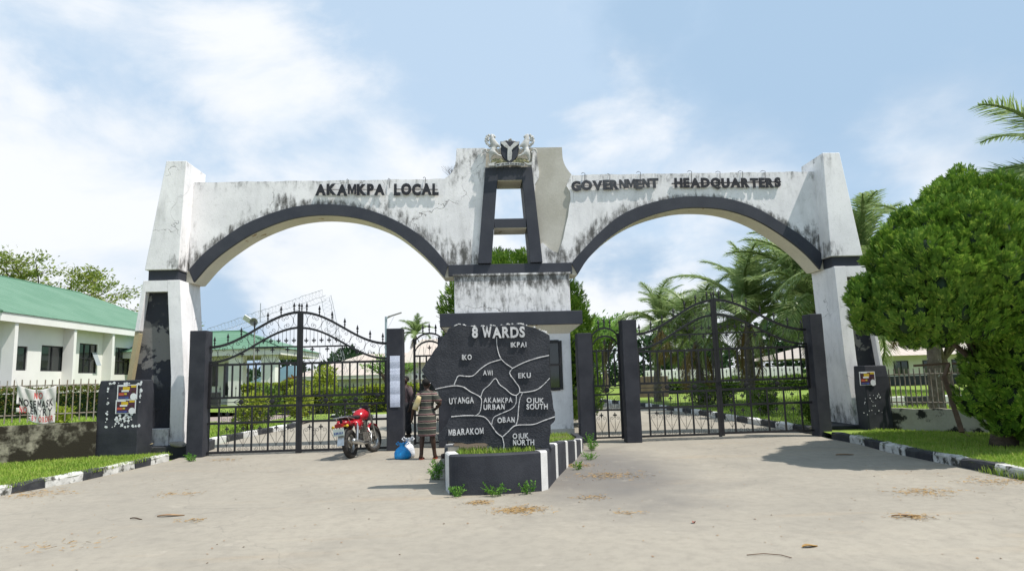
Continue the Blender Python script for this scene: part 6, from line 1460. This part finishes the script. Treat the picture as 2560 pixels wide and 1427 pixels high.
def person(label, loc, rotz, H, female, J, clothes):
    """J gives joints (in units of a 1.65 m body, x right of the figure as we see it from behind, y forward)"""
    t = thing('person', label, 'person', loc, rotz); s = H/1.65; V = []; E = []; Rr = []; idx = {}
    def add(n, p_, r, par=None):
        V.append(tuple(np.array(p_)*s)); Rr.append((r*s, r*s) if not hasattr(r, '__len__') else (r[0]*s, r[1]*s)); idx[n] = len(V)-1
        if par: E.append((idx[par], idx[n]))
    pz = J.get('pelvis', (0, 0, .90)); ch = np.array(J.get('shift', (0, 0, 0)))
    add('pelvis', pz, (.135, .10)); 
    for n, p_, r, par in [('waist', (0, 0, 1.05), (.115, .085), 'pelvis'), ('chest', (0, 0, 1.23), (.135, .095), 'waist'), ('collar', (0, -.005, 1.36), (.075, .06), 'chest'), ('neck', (0, .005, 1.42), (.047, .047), 'collar'),
                          ('jaw', (0, .025, 1.475), (.058, .07), 'neck'), ('face', (0, .02, 1.54), (.072, .088), 'jaw'), ('skull', (0, .005, 1.60), (.068, .082), 'face'), ('top', (0, 0, 1.635), (.035, .045), 'skull')]:
        add(n, np.array(p_)+ch, r, par)
    hd = np.array(J.get('look', (0, 1, 0)), float); hd /= np.linalg.norm(hd); sd_ = np.array([hd[1], -hd[0], 0])
    add('nose', np.array([0, .02, 1.525])+ch+hd*.105, .014, 'face')
    for sg in (-1, 1): add('ear%d' % sg, np.array([0, .0, 1.53])+ch+sd_*sg*.085, .018, 'face')
    for sd, sg in (('l', -1), ('r', 1)):
        sh = np.array([sg*.165, 0, 1.335])+ch; add('sh'+sd, sh, .056, 'collar')
        add('el'+sd, J['el'+sd], .040, 'sh'+sd); add('wr'+sd, J['wr'+sd], .026, 'el'+sd)
        d = np.array(J['wr'+sd])-np.array(J['el'+sd]); d = d/np.linalg.norm(d); d = np.array(J.get('hd'+sd, d))
        finger_chains(V, E, Rr, idx['wr'+sd], sd, d, J.get('th'+sd, (0, 1, 0)), J.get('cu'+sd, (-sg, 0, 0)))
        hp_ = np.array(pz)+np.array([sg*.09, 0, -.04]); add('hip'+sd, hp_, .095, 'pelvis'); add('kn'+sd, J['kn'+sd], .058, 'hip'+sd)
        k_ = np.array(J['kn'+sd]); an = np.array(J['an'+sd]); cf = k_+(an-k_)*.33+np.array(J.get('back', (0, -.015, 0))); add('cf'+sd, cf, .056, 'kn'+sd); add('an'+sd, an, .034, 'cf'+sd)
        ft = np.array(J.get('ft'+sd, (0, 1, 0)), float); add('he'+sd, an+np.array([0, 0, -.05])-ft*.03, .033, 'an'+sd); add('ba'+sd, an+np.array([0, 0, -.058])+ft*.12, (.04, .024), 'an'+sd); add('to'+sd, an+np.array([0, 0, -.066])+ft*.18, (.034, .016), 'ba'+sd)
    me = skin_mesh('body', V, E, Rr, 0, 2); body = link('body', me, 'skin', t, local=True, smooth=True)
    c_ = (np.array([0, 0, 1.575])+ch-hd*.018)*s; mb = MB(); mb.ball(c_, (.086*s, .098*s, .085*s), 14, 9, jit=.06); obj('hair', mb, 'hair', t, local=True, smooth=True)
    for sg in (-1, 1):
        e = (np.array([0, .02, 1.548])+ch+hd*.082+sd_*sg*.032)*s; mb = MB(); mb.ball(e, .011*s, 7, 5); ey = obj('eye', mb, 'paper_white', t, local=True, smooth=True); mb = MB(); mb.ball(e+hd*.008*s, .006*s, 6, 4); obj('pupil', mb, 'hair', ey, local=True)
    mth = (np.array([0, .025, 1.487])+ch+hd*.082)*s; mb = MB(); mb.ball(mth, (.026*s*abs(sd_[0])+.008, .026*s*abs(sd_[1])+.008, .008*s), 8, 5); obj('lips', mb, 'cloth_mauve', t, local=True)
    clothes(t, s, J, V, idx); return t

def wclothes(t, s, J, V, idx):
    rows = [(.475, .185, .145, .0), (.55, .19, .15, 0), (.70, .195, .155, 0), (.84, .195, .16, 0), (.93, .18, .145, 0), (1.04, .148, .115, 0), (1.12, .15, .115, 0), (1.23, .172, .125, 0), (1.31, .185, .115, 0), (1.365, .15, .085, 0), (1.395, .075, .065, 0)]
    R_ = []
    for i, (z, rx, ry, _) in enumerate(rows):
        n = 22; R_.append([((rx+.006*math.sin(5*a+z*9))*math.cos(a)*s, (ry+.006*math.sin(4*a+z*7))*math.sin(a)*s, z*s) for a in np.linspace(0, 2*math.pi, n+1)[:-1]])
    mb = MB(); mb.loft(R_, caps=False); d = obj('dress', mb, 'dress', t, local=True, smooth=True)
    for sd, sg in (('l', -1), ('r', 1)):
        a = np.array([sg*.12, 0, 1.335])*s; e = np.array(J['el'+sd])*s; mb = sleeve(a, a+(e-a)*.88, .085*s, .070*s, 12); obj('sleeve', mb, 'dress', t, local=True, smooth=True)
        an = np.array(J['an'+sd])*s
        mb = MB(); mb.loft([[(an[0]+x*s, an[1]+y*s, z_*s) for x, y in ((-.035, -.055), (.035, -.055), (.045, .05), (.042, .15), (0, .195), (-.042, .15), (-.045, .05))] for z_ in (.002, .022)]); sn = obj('sandal', mb, 'sandal', t, local=True)
        mb = MB(); mb.tube([(an[0]-.045*s, an[1]+.05*s, .02), (an[0], an[1]+.11*s, .062), (an[0]+.045*s, an[1]+.05*s, .02)], .009, 5); obj('strap', mb, 'sandal', sn, local=True)
wp = atz(1068, 1148)
person('woman in a brown striped knee-length dress standing with her hand on her hip', (wp[0], wp[1]+.02, 0), R(-6), 1.60, True,
       dict(ell=(-.27, -.02, 1.08), wrl=(-.32, .06, .86), elr=(.30, -.06, 1.13), wrr=(.17, .03, 1.00), hdr=(-.75, .35, -.2), cur=(0, .4, -1), thr=(0, -.3, 1), knl=(-.10, .01, .48), anl=(-.12, -.02, .082), knr=(.11, .02, .48), anr=(.15, .04, .082), look=(.35, .9, 0), ftl=(-.35, .9, 0), ftr=(.1, 1, 0)), wclothes)
mb = MB(); c_ = Vector((wp[0]-.185, wp[1]-.05, 1.12)); M_ = Matrix.Translation(c_)@Euler((R(12), R(20), R(20))).to_matrix().to_4x4()
mb.loft([[(x*(1-.0*k)*(.75+.25*math.sin(math.pi*(k+.6)/5)), y_*(.4+.6*math.sin(math.pi*(k+.5)/5)), -.14+.28*k/4) for x, y_ in ((-.055, -.03), (0, -.045), (.055, -.03), (.06, 0), (.055, .03), (0, .045), (-.055, .03), (-.06, 0))] for k in range(5)], M_)
tag(obj('purse', mb, 'purse', smooth=True), 'cream and yellow purse tucked under the arm of the woman', 'purse')

def mclothes(t, s, J, V, idx):
    sh = np.array(J.get('shift', (0, 0, 0)))
    mb = MB(); mb.loft([[((rx+.006*math.sin(5*a+z*9))*math.cos(a)*s+sh[0]*s, (ry+.005*math.sin(4*a))*math.sin(a)*s+sh[1]*s, (z+sh[2])*s) for a in np.linspace(0, 2*math.pi, 21)[:-1]] for z, rx, ry in ((.80, .175, .14), (.92, .17, .135), (1.05, .16, .12), (1.2, .18, .125), (1.31, .19, .115), (1.37, .15, .085), (1.40, .07, .06))], caps=False); obj('shirt', mb, J['shirt'], t, local=True, smooth=True)
    for sd, sg in (('l', -1), ('r', 1)):
        a = (np.array([sg*.13, 0, 1.335])+sh)*s; e = np.array(J['el'+sd])*s; w_ = np.array(J['wr'+sd])*s; mb = MB(); mb.tube([tuple(a), tuple(e), tuple(e+(w_-e)*.9)], [.085*s, .062*s, .045*s], 10); obj('sleeve', mb, J['shirt'], t, local=True, smooth=True)
        h_ = (np.array(J.get('pelvis', (0, 0, .90)))+[sg*.08, 0, .0])*s; k = np.array(J['kn'+sd])*s; an = np.array(J['an'+sd])*s
        mb = MB(); mb.tube([tuple(h_+np.array([0, 0, .03])), tuple(h_*.7+k*.3), tuple(k), tuple(k*.5+an*.5), tuple(an+np.array([0, 0, .01]))], [.125*s, .115*s, .088*s, .082*s, .078*s], 12); obj('trouser_leg', mb, J['trousers'], t, local=True, smooth=True)
        ft = np.array(J.get('ft'+sd, (0, 1, 0)), float); p_ = an+np.array([0, 0, -.045*s]); mb = MB(); mb.tube([tuple(p_-ft*.06*s), tuple(p_+ft*.03*s), tuple(p_+ft*.14*s-np.array([0, 0, .008])), tuple(p_+ft*.215*s-np.array([0, 0, .012]))], [.036*s, .048*s, .043*s, .024*s], 10); obj('shoe', mb, 'shoe', t, local=True, smooth=True)
mp_ = atz(1014, 1091)
person('man in a mauve shirt and dark trousers standing inside the narrow gate', (mp_[0]+.02, mp_[1]-.1, 0), R(180-40), 1.68, False,
       dict(ell=(-.24, -.03, 1.06), wrl=(-.24, .06, .82), elr=(.24, -.03, 1.06), wrr=(.24, .06, .82), knl=(-.10, .02, .48), anl=(-.11, -.01, .085), knr=(.10, .02, .48), anr=(.12, .0, .085), look=(.25, .95, 0), shirt='cloth_mauve', trousers='cloth_dark'), mclothes)
sz_ = .0
person('seated person in grey trousers on the island edge, mostly hidden behind the map sign', (-.30, 13.95, 0), R(88), 1.66, False,
       dict(pelvis=(0, 0, .55), shift=(0, -.02, -.36), ell=(-.24, .10, .76), wrl=(-.16, .34, .60), elr=(.24, .10, .76), wrr=(.16, .34, .60), knl=(-.12, .36, .52), anl=(-.12, .33, .085), knr=(.12, .36, .52), anr=(.13, .36, .085), shirt='cloth_dark', trousers='cloth_grey'), mclothes)

# carrier bags
def carrier(loc, r, h, m_, label, seed):
    rs = random.Random(seed); t = thing('carrier_bag', label, 'bag', loc); rows = []; n = 26
    for z, k in ((0, .72), (.06, .98), (.2, 1.06), (.42, 1.0), (.62, .78), (.76, .46), (.84, .26), (.90, .22), (.97, .34), (1.06, .42)):
        rows.append([(r[0]*k*(1+.07*math.sin(5*a+seed+z*3)+.05*math.sin(9*a+z*6))*math.cos(a), r[1]*k*(1+.07*math.sin(4*a+seed)+.05*math.sin(11*a))*math.sin(a), h*z+.01*math.sin(6*a)*(z > .5)) for a in np.linspace(0, 2*math.pi, n+1)[:-1]])
    mb = MB(); mb.loft(rows, caps=False); mb.add(rows[0], [tuple(range(n))]); obj('sack', mb, m_, t, local=True, smooth=True)
    for sg in (-1, 1):
        mb = MB(); mb.tube([(sg*.03, 0, h*.9), (sg*.09, .01, h*1.12), (sg*.13, 0, h*1.02), (sg*.08, -.01, h*.92)], [.02, .016, .014, .012], 6); obj('handle', mb, m_, t, local=True, smooth=True)
bp = atz(1009, 1146)
carrier((bp[0]-.02, bp[1]-.03, 0), (.155, .13), .30, 'bag_blue', 'full blue plastic carrier bag on the ground beside the woman', 1)
carrier((bp[0]+.075, bp[1]+.17, 0), (.135, .11), .37, 'bag_white', 'white plastic carrier bag behind the blue one', 3)

# ------------------------------------------------------------------ litter on the road
def straw(px, py, n, spread, label, seed, asp=.35, ln=.09, name='straw_patch'):
    rs = np.random.default_rng(seed); c_ = atz(px, py); V = []; F = []
    P = np.c_[rs.normal(0, spread, n), rs.normal(0, spread*asp*2, n)]; a = rs.uniform(0, np.pi, n); l = rs.uniform(.3, 1.2, n)*ln
    for (x, y), q, ll in zip(P, a, l):
        z = .004+abs(rs.normal(0, .008)); i = len(V); dx, dy = math.cos(q)*ll/2, math.sin(q)*ll/2; w_ = .004
        V += [(c_[0]+x-dx, c_[1]+y-dy, z), (c_[0]+x+dx, c_[1]+y+dy, z+rs.uniform(0, .015)), (c_[0]+x+dx*.8-dy/ll*w_*2, c_[1]+y+dy*.8+dx/ll*w_*2, z+.005), (c_[0]+x-dx*.8-dy/ll*w_*2, c_[1]+y-dy*.8+dx/ll*w_*2, z+.004)]; F.append((i, i+1, i+2, i+3))
    return tag(link(name, pymesh(name, V, F), 'straw'), label, 'straw', kind='stuff')
for i, (px, py, n, s_, lb) in enumerate([(1300, 1276, 330, .16, 'matted dry straw in front of the island'), (1195, 1258, 110, .10, 'thin straw left of the matted straw'), (1530, 1190, 260, .28, 'dry straw strewn right of the island'), (1440, 1165, 160, .2, 'straw along the right side of the island'), (1480, 1245, 70, .12, 'wisps of straw on the road'), (2315, 1232, 170, .22, 'dry straw near the right kerb'), (2280, 1293, 80, .12, 'straw streak at the lower right'), (100, 1235, 170, .3, 'dry grass along the left kerb'), (440, 1236, 60, .2, 'wisps of straw on the left of the drive'), (485, 1302, 40, .1, 'straw wisps near the brown leaf'), (150, 1365, 50, .25, 'straw wisps at the lower left'), (2500, 1205, 200, .3, 'dry grass at the right kerb edge'), (1575, 1283, 30, .1, 'few straws on the road'), (560, 1150, 60, .2, 'dry grass near the left gate post')]):
    straw(px, py, n, s_, lb, 80+i)
rs = np.random.default_rng(99)
V = []; F = []
for k in range(420):
    x, y = rs.uniform(-8, 8), rs.uniform(4.5, 15); r = rs.uniform(.004, .016); i = len(V); a = rs.uniform(0, 6)
    V += [(x+r*math.cos(a), y+r*math.sin(a), .004), (x+r*math.cos(a+1.7), y+r*math.sin(a+1.7), .006), (x+r*math.cos(a+3.3), y+r*math.sin(a+3.3), .004), (x+r*math.cos(a+4.8), y+r*math.sin(a+4.8), .012)]; F.append((i, i+1, i+2, i+3))
tag(link('crumbs', pymesh('crumbs', V, F), 'dry_leaf'), 'tiny leaf crumbs and grit scattered over the road', 'litter', kind='stuff')
def leaf_litter(px, py, l, w_, rz, m_, label):
    c_ = atz(px, py); V = []; n = 7
    for k in range(n):
        t = k/(n-1); ww = w_*math.sin(math.pi*(.08+.88*t)); zz_ = .010+.008*math.sin(math.pi*t*1.5)
        V += [(l*(t-.5), -ww, zz_+.008), (l*(t-.5), 0, zz_-.005), (l*(t-.5), ww, zz_+.009)]
    F = [(k*3+i, k*3+i+1, k*3+i+4, k*3+i+3) for k in range(n-1) for i in range(2)]
    mb = MB(); mb.add(V, F); o = obj('fallen_leaf', mb, m_, None, loc=(c_[0], c_[1], 0)); o.rotation_euler = (0, 0, rz); tag(o, label, 'leaf', 'fallen leaves')
leaf_litter(427, 1290, .32, .035, .1, 'dry_leaf', 'curled brown dry leaf on the left of the road'); leaf_litter(2112, 1137, .34, .04, .0, 'dry_leaf', 'brown dry leaf in the conifer shadow'); leaf_litter(2025, 1367, .16, .03, .2, 'straw', 'pale yellow leaf at the lower right'); leaf_litter(2265, 1291, .3, .02, -.1, 'dry_leaf', 'thin brown leaf strip at the lower right'); leaf_litter(1735, 1307, .07, .02, 1., 'sandal', 'tiny reddish leaf in the middle of the road'); leaf_litter(340, 1298, .18, .008, -.3, 'timber', 'short twig beside the curled brown leaf')
c_ = atz(1930, 1390); mb = MB(); mb.tube([(c_[0]-.2, c_[1]+.05, .008), (c_[0]-.05, c_[1]+.06, .012), (c_[0]+.08, c_[1]+.0, .01), (c_[0]+.13, c_[1]-.09, .008)], .004, 5); tag(obj('twig', mb, 'timber'), 'thin bent twig at the bottom of the road', 'twig')
